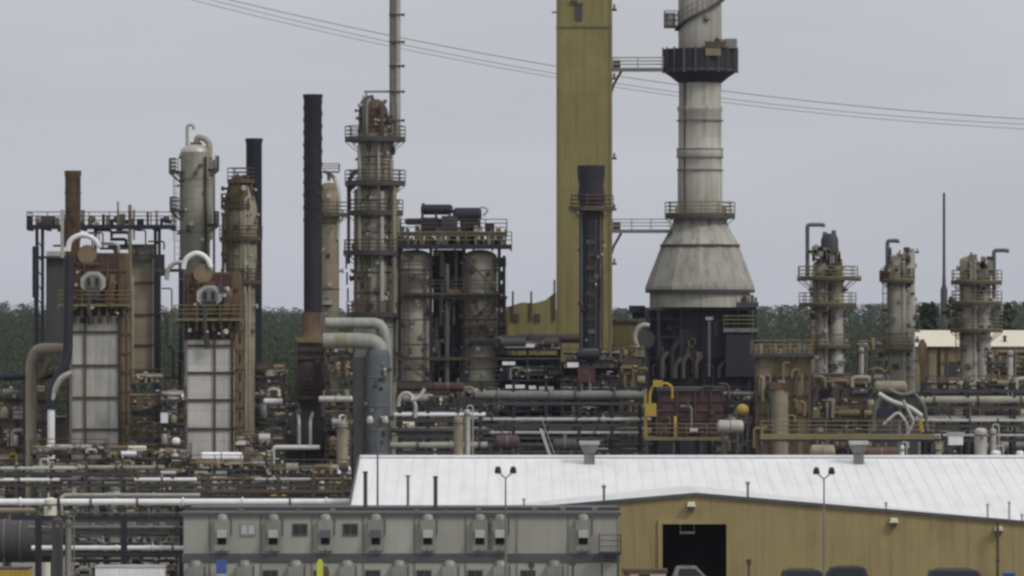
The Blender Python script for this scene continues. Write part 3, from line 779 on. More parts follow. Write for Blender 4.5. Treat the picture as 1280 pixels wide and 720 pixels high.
# piping tower between the two heaters (black posts at u 200..225)
T = Thing('steel_frame', 'narrow black pipe frame between the two process heaters', 'structure', 213, 410)
for x in (197, 226):
    m = T.mb(); m.box(x - 2.8, x + 2.8, 322, T.g, 0, 6); T.p('post', m, 'black_steel')
for v in (336, 470, 508, 540, 575):
    m = T.mb(); m.box(194, 229, v, v + 4, -1, 5); T.p('beam', m, 'dark_steel')
m = T.mb(); m.pipe([(209, 350, -4), (209, 338, -4), (218, 328, -4), (228, 328, -4)], 3); T.p('elbow_pipe', m, 'pale_steel')
for k in range(12):
    x = rr.uniform(198, 224); v = rr.uniform(300, 600); m = T.mb(); m.pipe(ell(x, v, -3, rr.uniform(4, 14), rr.uniform(10, 40)), rr.uniform(.8, 2)); T.p('pipe_loop', m, rr.choice(['grey_steel', 'dark_steel', 'pale_steel', 'brown_steel']))

# elbow ducts on the near side of the first heater: tan one looping down, black one, white leg
T = Thing('bent_duct', 'tan insulated duct looping down beside the first heater', 'duct', 42, 404)
m = T.mb(); m.pipe([(84, 436, 0), (46, 436, 0), (39, 452, 0), (39, T.g, 0)], 7); T.p('duct', m, 'insulation_tan')
m = T.mb(); m.pipe([(84, 452, 8), (58, 452, 8), (52, 470, 8), (40, 474, 8)], 4); T.p('branch', m, 'tan_box')
T = Thing('bent_duct', 'black bent pipe dropping from the first heater into a short white leg', 'duct', 65, 396)
m = T.mb(); m.pipe([(86, 320, 6), (84, 452, 6), (66, 482, 2), (64, 512, 0)], 6); T.p('pipe', m, 'black_steel')
m = T.mb(); m.tube((64, 512, 0), (64, T.g, 0), 4.6); T.p('leg', m, 'white_paint')
m = T.mb(); m.pipe([(90, 466, -1), (76, 472, -1), (66, 490, -1), (65, 512, -1)], 4); T.p('branch', m, 'insulation_light')
T = Thing('pipeline', 'thick black pipe crossing in front of the wooded hill towards the first heater', 'pipe', -10, 406, v=472)
m = T.mb(); m.pipe([(-30, 472, 0), (60, 471, 0), (82, 462, 0)], 4.2); T.p('pipe', m, 'black_steel')
for x in (-12, 30):
    m = T.mb(); m.box(x - 1.5, x + 1.5, 476, T.g, -2, 2); T.p('support', m, 'dark_steel')

# ------------------------------------------------------------------ domed grey column and tan hopper behind second heater
T = Thing('process_column', 'grey insulated column with domed head and gooseneck vent above the second heater', 'column', 244, 424)
shell(T, 244, 0, 18.5, 190, T.g, 'insulation', nb=7, bm='grey_steel')
head(T, 244, 0, 18.5, 190, 10, 'insulation_light')
riser(T, [(262, 300, -8), (262, 176, -4), (246, 170, -2), (246, 184, 0)], 4, 'insulation')
m = T.mb(); m.pipe([(234, 186, 0), (234, 156, 0), (242, 156, 0), (242, 162, 0)], 2); T.p('vent_pipe', m, 'pale_steel')
m = T.mb(); m.box(238, 252, 178, 187, -5, 5); T.p('flange_box', m, 'brown_rust')
platform_round(T, 244, 0, 19, 33, 214, a0=math.pi * .75, a1=math.pi * 1.25)
platform_round(T, 244, 0, 19, 30, 211, a0=-.5, a1=.5)
platform_round(T, 244, 0, 19, 32, 262, a0=math.pi * .75, a1=math.pi * 1.25)
platform_round(T, 244, 0, 19, 30, 280, a0=-.6, a1=.6)
ladder(T, 222, -6, 214, 330)
conduit(T, 258, -16, 196, 420, 'black_steel', 1.4); conduit(T, 268, -8, 200, 420, 'grey_steel', 1.6)
fittings(T, 244, 0, 18.5, 195, 320, 14, 5)
T = Thing('process_column', 'tan rust topped column with tapered shoulder beside the short black stack', 'column', 301, 420)
m = T.mb(); m.lathe(301, 0, [(7, 224), (12, 232), (20, 258), (21, 275), (20, 330), (18, 345), (17.5, T.g)], 28); T.p('shell', m, 'insulation_tan')
head(T, 301, 0, 7, 224, 5, 'rusty')
m = T.mb(); m.pipe([(314, 290, -6), (314, 232, -6), (308, 220, -4), (300, 222, 0)], 2.6); T.p('riser_pipe', m, 'brown_steel')
m = T.mb(); m.pipe([(284, 250, -4), (288, 226, -4), (298, 218, 0)], 2); T.p('riser_pipe', m, 'rusty')
m = T.mb(); m.lathe(301, 0, [(13, 229), (21.5, 256), (21.8, 262)], 28, math.pi * 1.02, math.pi * 1.7); T.p('rust_shoulder', m, 'rusty')
platform_round(T, 301, 0, 8, 17, 226, 'brown_rust', 'brown_steel')
platform_round(T, 301, 0, 20, 27, 298, 'brown_steel', a0=math.pi, a1=math.pi * 2)
platform_round(T, 301, 0, 18, 25, 258, 'brown_steel', a0=math.pi * .8, a1=math.pi * 1.5)
platform_round(T, 301, 0, 17, 25, 352, 'brown_steel', a0=math.pi, a1=math.pi * 2)
ladder(T, 296, -23, 226, 350, 'brown_steel'); fittings(T, 301, 0, 18, 228, 340, 26, 81); pass
for x_, a_, b_ in ((285, 262, 420), (307, 250, 400), (280, 270, 340)):
    m = T.mb(); m.pipe([(x_, b_, -19), (x_, a_, -19), (x_ + 5, a_ - 5, -12)], 1.8); T.p('riser_pipe', m, 'brown_steel' if x_ < 300 else 'insulation')
for k, v in enumerate((236, 250, 268, 300, 318)): nozzle(T, 301 - 16, v, -8, 1.8, 7, 2.6 + .2 * k, 'rusty')
fittings(T, 301, 0, 18, 262, 420, 14, 8)
conduit(T, 290, -18, 300, 560, 'rust_tan', 1.6); conduit(T, 312, -16, 262, 590, 'insulation', 2.4)

# ------------------------------------------------------------------ two plain black stacks
T = Thing('flue_stack', 'short plain black stack rising beside the tan column', 'chimney', 317.5, 432)
m = T.mb(); m.lathe(317.5, 0, [(11, 173), (11, 177), (10, 179), (10, T.g)], 28); T.p('flue', m, 'black_steel')
m = T.mb(); m.tube((317.5, 172.9, 0), (317.5, 173.4, 0), 8.6, n=20); T.p('flue_mouth', m, 'void')
T = Thing('flue_stack', 'tallest plain black stack with spiral strakes over a dark furnace', 'chimney', 391, 412)
m = T.mb(); m.lathe(391, 0, [(12.4, 118), (12.4, 122), (11.4, 124), (11.4, 390)], 30); fl = T.p('flue', m, 'black_steel')
for ph in range(3):
    m = T.mb(); n = 60
    P = []
    for k in range(n + 1):
        a = ph * 2.094 + k * 2 * math.pi * 3.2 / n; v = 126 + k * 150 / n
        P += [(391 + 11.2 * math.cos(a), v, 11.2 * math.sin(a)), (391 + 12.3 * math.cos(a), v, 12.3 * math.sin(a)), (391 + 12.3 * math.cos(a), v + .8, 12.3 * math.sin(a)), (391 + 11.2 * math.cos(a), v + .8, 11.2 * math.sin(a))]
    m.add(P, [(4 * k + j, 4 * k + (j + 1) % 4, 4 * k + 4 + (j + 1) % 4, 4 * k + 4 + j) for k in range(n) for j in range(4)])
    T.p('strake', m, 'black_steel', fl)
m = T.mb(); m.tube((391, 117.9, 0), (391, 118.4, 0), 10, n=20); T.p('flue_mouth', m, 'void', fl)
m = T.mb(); m.lathe(389, 0, [(11.6, 390), (11.6, 414), (16, 422)], 24); T.p('stack_base', m, 'rusty')
m = T.mb(); m.box(370, 409, 422, 428, -18, 18); T.p('base_plate', m, 'rust_tan')
m = T.mb(); m.box(372, 405, 428, 452, -14, 14); T.p('convection_box', m, 'brown_steel')
for v in (436, 446):
    m = T.mb(); m.box(369, 407, v, v + 3, -17, 17); T.p('stiffener', m, 'dark_steel')
m = T.mb(); m.lathe(388, 0, [(17, 452), (20, 460), (20, 492), (16, 503), (12, 508)], 24); T.p('drum', m, 'maroon')
m = T.mb(); m.lathe(388, 0, [(12, 508), (33, 535), (33, 560)], 20); T.p('hood', m, 'dark_steel')
platform_round(T, 388, 0, 20, 26, 496, 'dark_steel')
m = T.mb(); m.box(356, 421, 556, T.g, -24, 40); T.p('furnace_box', m, 'black_steel')
m = T.mb(); m.box(354, 423, 538, 543, -26, 42); T.p('collar_beam', m, 'brown_steel')
for x in (357, 381, 419):
    m = T.mb(); m.box(x - 1.3, x + 1.3, 543, T.g, -27, -24.1); T.p('post', m, 'dark_steel')
m = T.mb(); m.pipe([(343, 640, -48), (343, 558, -48), (402, 558, -48)], 3.2, bend=1); man = T.p('manifold', m, 'white_paint')
for x in (376, 390):
    m = T.mb(); m.pipe([(x, 558, -48), (x, 526, -48), (x + (2 if x > 380 else -2), 516, -30)], 2.2); T.p('branch_pipe', m, 'pale_steel', man)
fittings(T, 388, 0, 20, 425, 500, 18, 12); fittings(T, 388, -10, 26, 505, 550, 10, 13)
conduit(T, 371, -20, 425, 560, 'brown_steel', 1.3); conduit(T, 408, -18, 430, 540, 'rust_tan', 1.6)
ladder(T, 398, -22, 428, 556)

# tan column directly behind the tallest black stack
T = Thing('process_column', 'slim tan column with rusty domed head close behind the tallest black stack', 'column', 412, 436)
shell(T, 411, 0, 13, 238, T.g, 'insulation_tan', nb=5)
head(T, 411, 0, 13, 238, 10, 'rust_tan')
m = T.mb(); m.pipe([(411, 226, 0), (411, 216, 0), (404, 214, 0)], 2.2); T.p('vent_pipe', m, 'grey_steel')
m = T.mb(); m.pipe([(422, 300, -8), (424, 242, -6), (418, 222, 0), (412, 218, 0)], 2.4); T.p('riser_pipe', m, 'pale_steel')
platform_round(T, 411, 0, 13, 24, 268, 'brown_steel')
m = T.mb(); m.box(398, 424, 214, 216, -8, 8); T.p('top_platform', m, 'grey_steel')
m = T.mb(); rail_line(m, T, [(398, 7), (398, -7), (424, -7), (424, 7)], 214, h=9); T.p('railing', m, 'brown_steel')
m = T.mb(); m.ball(409, 378, -12, 5.5, n=12); T.p('manway', m, 'black_steel')
m = T.mb(); m.annulus(409, -12, 5.5, 8, 375, 381); T.p('manway_ring', m, 'pale_steel')
fittings(T, 411, 0, 13, 240, 480, 14, 33)

# ------------------------------------------------------------------ main fractionator with ringed platforms and its tall vent mast
T = Thing('fractionator', 'tall stained grey fractionating column ringed by five dark platforms', 'column', 470, 440)
shell(T, 469, 0, 26.5, 238, T.g, 'insulation', nb=6, bm='brown_steel')
shell(T, 469, 0, 21.5, 166, 236, 'insulation', nb=3, bm='grey_steel', name='upper_shell')
m = T.mb(); m.lathe(469, 0, [(21.5, 233), (26.5, 241)], 28); T.p('transition_cone', m, 'insulation_tan')
m = T.mb(); m.lathe(468, 0, [(5, 124), (11, 127), (17, 138), (18.5, 150), (21.5, 166)], 28); T.p('head', m, 'brown_steel')
m = T.mb(); m.pipe([(452, 176, -8), (452, 136, -8), (456, 124, -5), (466, 122, 0)], 3.6); T.p('overhead_line', m, 'dark_steel')
m = T.mb(); m.box(464, 478, 136, 146, -17, -10); T.p('red_box', m, 'red_brown')
m = T.mb(); m.box(455, 492, 113.5, 115.5, -6, 6); lf = T.p('lifting_frame', m, 'grey_steel')
for x in (458, 490):
    m = T.mb(); m.box(x - 1, x + 1, 115.5, 132, -6, -4); T.p('frame_leg', m, 'grey_steel', lf)
for v, ro in ((173, 38), (228, 38), (265, 35), (315, 40), (392, 36)):
    platform_round(T, 469, 0, 21.5 if v < 236 else 26.5, ro, v, 'dark_steel', 'brown_steel', th=3.2)
for v in (196, 205, 250, 290, 340, 365):
    m = T.mb(); m.annulus(469, 0, 26.2 if v > 238 else 21.2, 27.6 if v > 238 else 22.6, v, v + 1.4); T.p('band', m, 'brown_steel')
m = T.mb(); m.pipe([(437, 262, -10), (436, 226, -10), (444, 214, -8), (450, 214, -6)], 2.6); T.p('side_loop', m, 'brown_steel')
m = T.mb(); m.pipe([(436, 330, -8), (436, 238, -8), (444, 232, -6)], 2.2); T.p('side_loop', m, 'grey_steel')
m = T.mb(); m.pipe([(498, 470, -12), (498, 268, -12), (488, 240, -12), (488, 200, -10)], 4.2); T.p('riser_pipe', m, 'insulation')
m = T.mb(); m.pipe([(478, 640, -28), (478, 240, -28)], 3); T.p('riser_pipe', m, 'pale_steel')
conduit(T, 463, -27, 178, 400, 'brown_steel', .7); conduit(T, 455, -24, 120, 230, 'grey_steel', .8)
fittings(T, 469, 0, 26.5, 240, 400, 40, 303, (0.1, 3.0)); fittings(T, 469, 0, 21.5, 128, 235, 30, 304, (0.1, 3.0))
for x_, a_, b_, r_, m_ in ((450, 180, 330, 2.4, 'insulation'), (474, 180, 262, 1.6, 'pale_steel'), (459, 130, 172, 2.2, 'grey_steel'), (478, 132, 172, 2.6, 'brown_rust'), (493, 240, 392, 3.4, 'insulation_tan'), (445, 268, 390, 2, 'rusty')):
    m = T.mb(); m.pipe([(x_, b_, -26), (x_, a_, -24), (x_ + 4, a_ - 5, -16)], r_); T.p('riser_pipe', m, m_)
ladder(T, 484, -23, 176, 313, cage=True); ladder(T, 456, -28, 318, 400)
for k in range(4): m = T.mb(); m.box(432 + k, 434 + k, 320 + k * 20, 336 + k * 20, -8, -4); T.p('side_box', m, 'dark_steel')
fittings(T, 469, 0, 26.5, 240, 400, 46, 3, (0.1, 3.0)); fittings(T, 469, 0, 21.5, 128, 235, 26, 4, (0.1, 3.0))
T = Thing('vent_mast', 'very tall thin pale vent pipe rising off the top of the fractionating column', 'vent pipe', 494, 440, v=173)
m = T.mb(); m.tube((490.5, -120, -8), (490.5, 172.5, -8), 3.6, n=14); T.p('vent_pipe', m, 'grey_steel')
m = T.mb(); m.tube((497.6, -110, -9), (497.6, 172.5, -9), 3.4, n=14); T.p('vent_pipe', m, 'insulation_light')
for v in (-80, -30, 18, 52, 82, 114, 150):
    m = T.mb(); m.box(486.5, 502.5, v, v + 1.6, -14, -3); cl = T.p('clamp', m, 'brown_steel')
    m = T.mb(); m.tube((502.6, v + 1, -8), (506, v + 1, -8), 1.8, n=8); T.p('bolt', m, 'brown_steel', cl)

# ------------------------------------------------------------------ twin reactor structure with dark drums on top
T = Thing('reactor_structure', 'pair of tan reactors in a dark braced frame with black drums on top', 'reactor', 560, 428)
for u in (519, 600):
    shell(T, u, 0, 21.5, 322, 476, 'insulation', nb=5, bm='brown_steel', name='reactor')
    head(T, u, 0, 21.5, 322, 10, 'insulation')
    m = T.mb(); m.lathe(u, 0, [(20.5, 476), (15, 492), (6, 500)], 24); T.p('bottom_cone', m, 'insulation_tan')
    m = T.mb(); m.lathe(u, 0, [(19, 486), (19, T.g)], 20); T.p('skirt', m, 'dark_steel')
m = T.mb(); m.box(541, 578, 312, 560, 14, 34); T.p('dark_backing', m, 'black_steel')  # added black sheet standing in for the dark gap between the reactors
for x in (500, 539, 580, 624, 630):
    m = T.mb(); m.box(x - 2, x + 2, 296 if x < 626 else 320, T.g, -26, -22); T.p('post', m, 'black_steel')
for x in (500, 580, 624):
    m = T.mb(); m.box(x - 2, x + 2, 296, T.g, 26, 30); T.p('post', m, 'black_steel')
for v in (370, 446, 478, 520):
    m = T.mb(); m.box(497, 634, v, v + 4, -29, -26.2); T.p('beam', m, 'brown_steel')
    m = T.mb(); m.box(497, 634, v, v + 4, 30.2, 33); T.p('beam', m, 'dark_steel')
for a, b, v0, v1 in ((580, 624, 376, 444), (624, 580, 376, 444), (500, 539, 450, 478), (580, 624, 320, 368), (582, 622, 406, 372)):
    m = T.mb(); m.tube((a, v0, -27), (b, v1, -27), 1.1, n=6); T.p('brace', m, 'brown_steel')
deck(T, 497, 640, 306, -34, 34, 'black_steel', 'yellow_steel', 5)
deck(T, 503, 632, 366, -34, -24, 'dark_steel', 'brown_steel', 3)
deck(T, 500, 634, 290, -20, 30, 'brown_steel', 'brown_steel', 4)
for u0_, u1_, v, r in ((526, 566, 262, 6.5), (566, 602, 268, 8.5), (506, 560, 277, 4.2), (530, 572, 283, 6)):
    m = T.mb(); m.tube((u0_ + 3, v, 0), (u1_ - 3, v, 0), r, n=18); m.tube((u0_, v, 0), (u0_ + 3, v, 0), r * .6, r, n=18); m.tube((u1_ - 3, v, 0), (u1_, v, 0), r, r * .6, n=18)
    T.p('drum', m, 'black_steel')
for x in (528, 545, 562, 585, 598):
    m = T.mb(); m.box(x - 1.6, x + 1.6, 262, 290, -5, 5); T.p('saddle', m, 'dark_steel')
m = T.mb(); m.pipe([(604, 270, 0), (611, 262, 0), (604, 258, 0), (596, 262, 0)], 1.4); T.p('vent_loop', m, 'pale_steel')
for a_, b_, c_, d_ in ((526, 548, 272, 290), (552, 572, 270, 290), (575, 601, 276, 290), (606, 618, 280, 290)):
    m = T.mb(); m.box(a_, b_, c_, d_, -14, 8); T.p('equipment_box', m, 'black_steel' if a_ != 552 else 'dark_steel')
m = T.mb(); m.box(527, 531, 254, 262, -2, 2); T.p('lug', m, 'dark_steel')
rr = random.Random(77)
for k in range(60):
    x = 502 + k * 2.2; h = rr.uniform(4, 24); m = T.mb(); w_ = rr.uniform(1, 3.4)
    if rr.random() < .5: m.tube((x, 305.9, -12), (x, 306 - h, -12), w_ * .7, n=8); nm = 'pipe_stub'
    else: m.box(x - w_, x + w_, 306 - h, 305.9, -18, -8); nm = 'equipment_box'
    T.p(nm, m, rr.choice(['dark_steel', 'grey_steel', 'brown_steel', 'rusty', 'blue_grey', 'pale_steel', 'yellow_steel']))
for k in range(44):
    x = rr.uniform(541, 577); v = rr.uniform(312, 470); m = T.mb()
    m.pipe(ell(x, v, 5, rr.uniform(-12, 12), rr.uniform(20, 60)), rr.uniform(1.2, 3.6)); T.p('pipe_loop', m, rr.choice(['black_steel', 'brown_steel', 'dark_steel', 'dark_steel', 'grey_steel', 'rusty', 'insulation_tan']))
for k in range(9):
    v = 322 + k * 17; m = T.mb(); m.tube((627, v, -12), (627, v + 12, -12), rr.uniform(3, 6), n=10); T.p('side_drum', m, rr.choice(['black_steel', 'dark_steel']))
m = T.mb(); m.pipe([(559, 560, -20), (559, 330, -20)], 3); T.p('riser_pipe', m, 'blue_grey')
m = T.mb(); m.box(560, 578, 362, 371, -24, -18); T.p('rust_box', m, 'rust_tan')
fittings(T, 519, 0, 21.5, 320, 470, 34, 9, (.1, 3)); fittings(T, 600, 0, 21.5, 320, 470, 44, 10, (.1, 3))
for v in (342, 404, 424): deck(T, 581 if v != 342 else 498, 634 if v != 342 else 540, v, -34, -24, 'dark_steel', 'brown_steel', 2.4)
ladder(T, 508, -30, 309, 446)

# ------------------------------------------------------------------ tall yellow elevator tower and its low yellow building
T = Thing('tower', 'tall square tower clad in dull yellow sheeting between the stacks', 'tower', 730, 440)
m = T.mb(); m.box(696, 765, -130, T.g, 0, 62); w = T.p('wall', m, 'yellow_sheet')
for x in (697.5, 763.5):
    m = T.mb(); m.box(x - 1.8, x + 1.8, -130, T.g, -1, -.1); T.p('corner_trim', m, 'yellow_steel')
m = T.mb(); m.box(695.6, 765.4, 31, 34, -1.8, 62.6); T.p('belt_course', m, 'yellow_steel')
m = T.mb(); m.box(719, 728, 6, 26, -1.2, -.15); win = T.p('louvre', m, 'dark_steel')
m = T.mb(); m.box(718, 729, 4, 5.9, -2, -.1); T.p('hood', m, 'brown_steel', win)
m = T.mb(); m.box(714, 721, 0, 4, -3, -.2); T.p('bracket', m, 'brown_steel')
for v in (12, 98, 198, 262, 330):
    m = T.mb(); m.box(765.2, 771, v - 1.5, v + 1, 4, 14); b = T.p('bracket', m, 'brown_steel')
    m = T.mb(); m.tube((768, v - 1.5, 6), (768, v - 7, 6), 1.4, n=8); T.p('lamp', m, 'grey_steel', b)
for v in (34, 12): 
    m = T.mb(); m.box(690, 695.5, v - 20, v - 18.5, 6, 12); T.p('bracket', m, 'brown_steel')
T = Thing('gantry', 'low yellow sheeted building with sloping roof at the foot of the yellow tower', 'building', 664, 437)
m = T.mb(); P = []
pr = [(631, 384), (640, 382), (652, 378), (668, 379), (682, 375), (693, 366), (695, 366)]
for w_ in (0, 50):
    P += [(u, v, w_) for u, v in pr] + [(695, T.g, w_), (631, T.g, w_)]
n = len(pr) + 2
m.add(P, [tuple(range(n))[::-1], tuple(range(n, 2 * n))] + [(k, (k + 1) % n, n + (k + 1) % n, n + k) for k in range(n)])
T.p('wall', m, 'yellow_sheet'); 
for x in (641, 664, 693):
    m = T.mb(); m.box(x - 1.2, x + 1.2, 350 if x > 690 else 364, 400, -3, -.5); T.p('post', m, 'brown_steel')
for x in (646, 672):
    m = T.mb(); m.box(x - 3, x + 3, 392, 402, -2, -.1); T.p('louvre', m, 'dark_steel')
T = Thing('building', 'yellow sheeted plant house stretching behind the foot of the black column', 'building', 760, 452)
m = T.mb(); m.box(766, 796, 404, T.g, 0, 40); T.p('wall', m, 'yellow_sheet')
m = T.mb(); m.box(765, 798, 400.5, 403.9, -2, 42); T.p('roof', m, 'brown_steel')
m = T.mb(); m.box(640, 695, 416, T.g, -30, -12); T.p('annex', m, 'yellow_sheet')

# black column in front of the yellow tower
T = Thing('flue_stack', 'short black stack with flared cap standing in front of the yellow tower', 'chimney', 739, 420)
m = T.mb(); m.lathe(739, 0, [(17.5, 207), (17.5, 210), (16.8, 222), (15.2, 232), (17, 244), (16.5, 250), (14.5, 256)], 28); T.p('cap', m, 'black_steel')
m = T.mb(); m.lathe(739, 0, [(15, 256), (15, 442)], 28); fl = T.p('flue', m, 'black_steel')
m = T.mb(); m.tube((739, 206.9, 0), (739, 207.5, 0), 14.5, n=20); T.p('flue_mouth', m, 'void')
platform_round(T, 739, 0, 15, 28, 260, 'brown_steel', 'brown_rust', th=2.6)
m = T.mb(); m.tube((750, 262, -12), (750, 436, -12), 1.8, n=8); T.p('riser_pipe', m, 'rusty')
m = T.mb(); m.tube((727, 262, -11), (727, 436, -11), 1.4, n=8); T.p('riser_pipe', m, 'blue_grey')
ladder(T, 741, -17, 258, 430, 'dark_steel')
for k in range(8): m = T.mb(); m.box(733 + 2 * (k % 2), 743 + (k % 3), 300 + k * 16, 305 + k * 16, -16.5, -14.8); T.p('clip_plate', m, rr.choice(['blue_grey', 'brown_rust', 'grey_steel']))
m = T.mb(); m.box(718, 760, 442.2, T.g, -18, 18); T.p('plinth', m, 'dark_steel')
m = T.mb(); m.box(728, 747, 436, 448, -24, -18.2); T.p('cooler_box', m, 'pale_steel')
for k in range(3): m = T.mb(); m.box(730 + 6 * k, 733 + 6 * k, 439, 446, -24.8, -24.1); T.p('cooler_slot', m, 'blue_grey')
fittings(T, 739, 0, 15, 265, 430, 12, 44)

# ------------------------------------------------------------------ big concrete and steel stack with conical base
T = Thing('main_stack', 'largest grey stack with flared conical base and dark box platform', 'chimney', 875, 442)
m = T.mb(); m.lathe(875, 0, [(27, -140), (27, 60), (26.5, 62), (26.5, 132), (28.4, 134), (28.4, 138), (27, 140), (27, 184), (29, 186), (29, 196), (27.5, 198), (27.5, 210), (28, 212), (28, 268)], 40); T.p('shaft', m, 'concrete')
m = T.mb(); m.lathe(875, 0, [(30.5, 268), (36, 284), (48.5, 306)], 12, -.05, 2 * math.pi - .05, smooth=False); T.p('cone', m, 'concrete')
m = T.mb(); m.annulus(875, 0, 47, 50, 305.6, 308.4, n=44); T.p('ring_beam', m, 'brown_steel')
m = T.mb(); m.lathe(875, 0, [(49, 308.5), (68, 358), (68.5, 362)], 12, -.05, 2 * math.pi - .05, smooth=False); T.p('cone', m, 'concrete')
m = T.mb(); m.annulus(875, 0, 64, 68.5, 362.1, 366, n=44); T.p('ring_beam', m, 'dark_steel')
m = T.mb(); m.lathe(875, 0, [(63, 366.1), (63, 384)], 44); T.p('skirt', m, 'concrete')
for v in (150, 186, 196, 212): 
    m = T.mb(); m.annulus(875, 0, 28, 29.6, v, v + 1.4, n=36); T.p('band', m, 'grey_steel')
# vertical lightning strip and pipes on the shaft
conduit(T, 855, -20, 60, 268, 'dark_steel', 1.0)
m = T.mb(); m.box(858, 861, 306, 366, -60, -57); 
# platforms
o = platform_round(T, 875, 0, 28, 44, 268, 'dark_steel', 'yellow_steel', th=4)
for x in (846, 904): m = T.mb(); m.box(x - 3, x + 3, 258, 267.9, -34, -28); T.p('equipment_box', m, 'yellow_steel')
m = T.mb(); m.annulus(875, 0, 27, 46, 86, 90, n=32); box_ = T.p('platform', m, 'dark_steel')
m = T.mb(); m.annulus(875, 0, 45, 46.5, 62, 86, n=32); T.p('wind_screen', m, 'black_steel', box_)
for k in range(10):
    a = math.pi + math.pi * (k + .5) / 10; m = T.mb(); c = Vector((math.cos(a), 0, math.sin(a)))
    m.box(875 + 47 * c.x - 1.1, 875 + 47 * c.x + 1.1, 60, 92, 47 * c.z - 1, 47 * c.z + 1); T.p('screen_post', m, 'dark_steel' if k % 3 else 'blue_grey', box_)
m = T.mb(); m.lathe(875, 0, [(46, 90.2), (37, 96), (27, 104)], 32); T.p('bracket_ring', m, 'black_steel', box_)
m = T.mb(); m.box(905, 920, 50, 62, -30, -10); pb = T.p('equipment_box', m, 'grey_steel')
m = T.mb(); m.box(880, 905, 54, 62, -42, -30); T.p('equipment_box', m, 'brown_steel')
m = T.mb(); m.box(880, 899, 63, 72, -48.5, -46.6); T.p('equipment_box', m, 'yellow_steel')
m = T.mb(); m.tube((895, 48, -20), (915, 62, -22), 3.2, n=10); T.p('braced_pipe', m, 'insulation_tan')
m = T.mb(); m.lathe(838, 0, [(6.5, 16), (6.5, 32)], 14); pb = T.p('cable_drum_box', m, 'concrete')
m = T.mb(); m.box(830, 848, 32.2, 35, -10, 8); T.p('small_platform', m, 'dark_steel', pb)
m = T.mb(); rail_line(m, T, [(830.5, 7), (830.5, -9.5), (847, -9.5)], 32.2, h=18); T.p('railing', m, 'brown_steel', pb)
# spiral stair round the upper shaft
m = T.mb(); n = 46; P = []
for k in range(n + 1):
    a = math.pi * 1.08 + (math.pi * .96) * k / n; v = 36 - 46 * k / n
    for r_, dv in ((27.2, 0), (33, 0), (33, 3.2), (27.2, 3.2)): P.append((875 + r_ * math.cos(a), v + dv, r_ * math.sin(a)))
m.add(P, [(4 * k + j, 4 * k + (j + 1) % 4, 4 * k + 4 + (j + 1) % 4, 4 * k + 4 + j) for k in range(n) for j in range(4)]); st = T.p('spiral_stair', m, 'dark_steel')
m = T.mb(); pv = None
for k in range(0, n + 1, 3):
    a = math.pi * 1.08 + (math.pi * .96) * k / n; v = 36 - 46 * k / n; p = (875 + 33 * math.cos(a), v, 33 * math.sin(a))
    m.tube(p, (p[0], v - 14, p[2]), .35, n=4, cap=False)
    if pv: m.tube((pv[0], pv[1] - 14, pv[2]), (p[0], v - 14, p[2]), .4, n=4, cap=False); m.tube((pv[0], pv[1] - 7, pv[2]), (p[0], v - 7, p[2]), .3, n=4, cap=False)
    pv = p
T.p('railing', m, 'brown_steel', st)
m = T.mb(); m.ball(882, 25, -27, 4, n=12); T.p('manhole', m, 'grey_steel')

# dark furnace under the cone
T2 = T
m = T.mb(); m.box(812, 937, 384.2, 470, -30, 60); fb = T.p('furnace_body', m, 'black_steel')
for k in range(9):
    x = 812 + k * 15.6; m = T.mb(); m.box(x - 1.4, x + 1.4, 385, 470, -33.5, -30.1); T.p('furnace_rib', m, rr.choice(['black_steel', 'dark_steel']), fb)
for v in (398, 420, 446):
    m = T.mb(); m.box(811, 938, v, v + 2.4, -36, -33.6); T.p('furnace_girt', m, 'dark_steel', fb)
m = T.mb(); m.box(806, 944, 384.3, 388, -40, 64); T.p('furnace_roof', m, 'dark_steel', fb)
for x in (808, 822, 850, 878, 906, 934, 942):
    m = T.mb(); m.box(x - 2, x + 2, 388, T.g, -44, -40.5); T.p('post', m, 'black_steel')
m = T.mb(); m.box(846, 904, 389, 446, -39.5, -36.5); T.p('front_panel', m, 'black_steel')
m = T.mb(); m.box(902, 946, 378, 384.1, -46, -20); T.p('side_deck', m, 'dark_steel')
m = T.mb(); m.box(902, 945, 410, 415, -54, -44.2); sd2 = T.p('side_deck', m, 'grey_steel')
m = T.mb(); rail_line(m, T, [(902, -44), (902, -53), (944, -53), (944, -44)], 410); T.p('railing', m, 'yellow_steel', sd2)
m = T.mb(); m.box(905, 941, 418, 470, -52, -44.5); T.p('duct_box', m, 'black_steel')
for k in range(10):
    x = 904 + k * 4.3; h = rr.uniform(5, 16); m = T.mb(); m.box(x - 1.6, x + 1.6, 378 - h * .6, 378, -40, -30); T.p('equipment_box', m, rr.choice(['dark_steel', 'grey_steel', 'brown_steel', 'rust_tan', 'yellow_steel']))
m = T.mb(); m.pipe([(884, 470, -50), (884, 400, -50)], 2.2); T.p('lamp_post', m, 'blue_grey')
m = T.mb(); m.box(880, 889, 396, 400, -53, -48); T.p('lamp', m, 'pale_steel')
m = T.mb(); P = [(805 + 13 * math.cos(a), 422 + 16 * math.sin(a), -52) for a in [math.pi * (.75 + .11 * k) for k in range(9)]]; m.pipe(P, 3.2, bend=.5); T.p('curved_pipe', m, 'insulation_light')
m = T.mb(); m.tube((806, 424, -52), (806, 424, -36), 11, n=20); T.p('fan_casing', m, 'dark_steel')
for u_, v_, mt_ in ((826, 448, 'dark_steel'), (838, 436, 'black_steel'), (852, 450, 'dark_steel'), (868, 452, 'brown_steel'), (842, 456, 'brown_steel'), (896, 460, 'black_steel')):
    m = T.mb(); m.pipe([(u_, 472, -48), (u_, v_, -48), (u_ + 8, v_ - 8, -46)], 3.2); T.p('burner_duct', m, mt_)
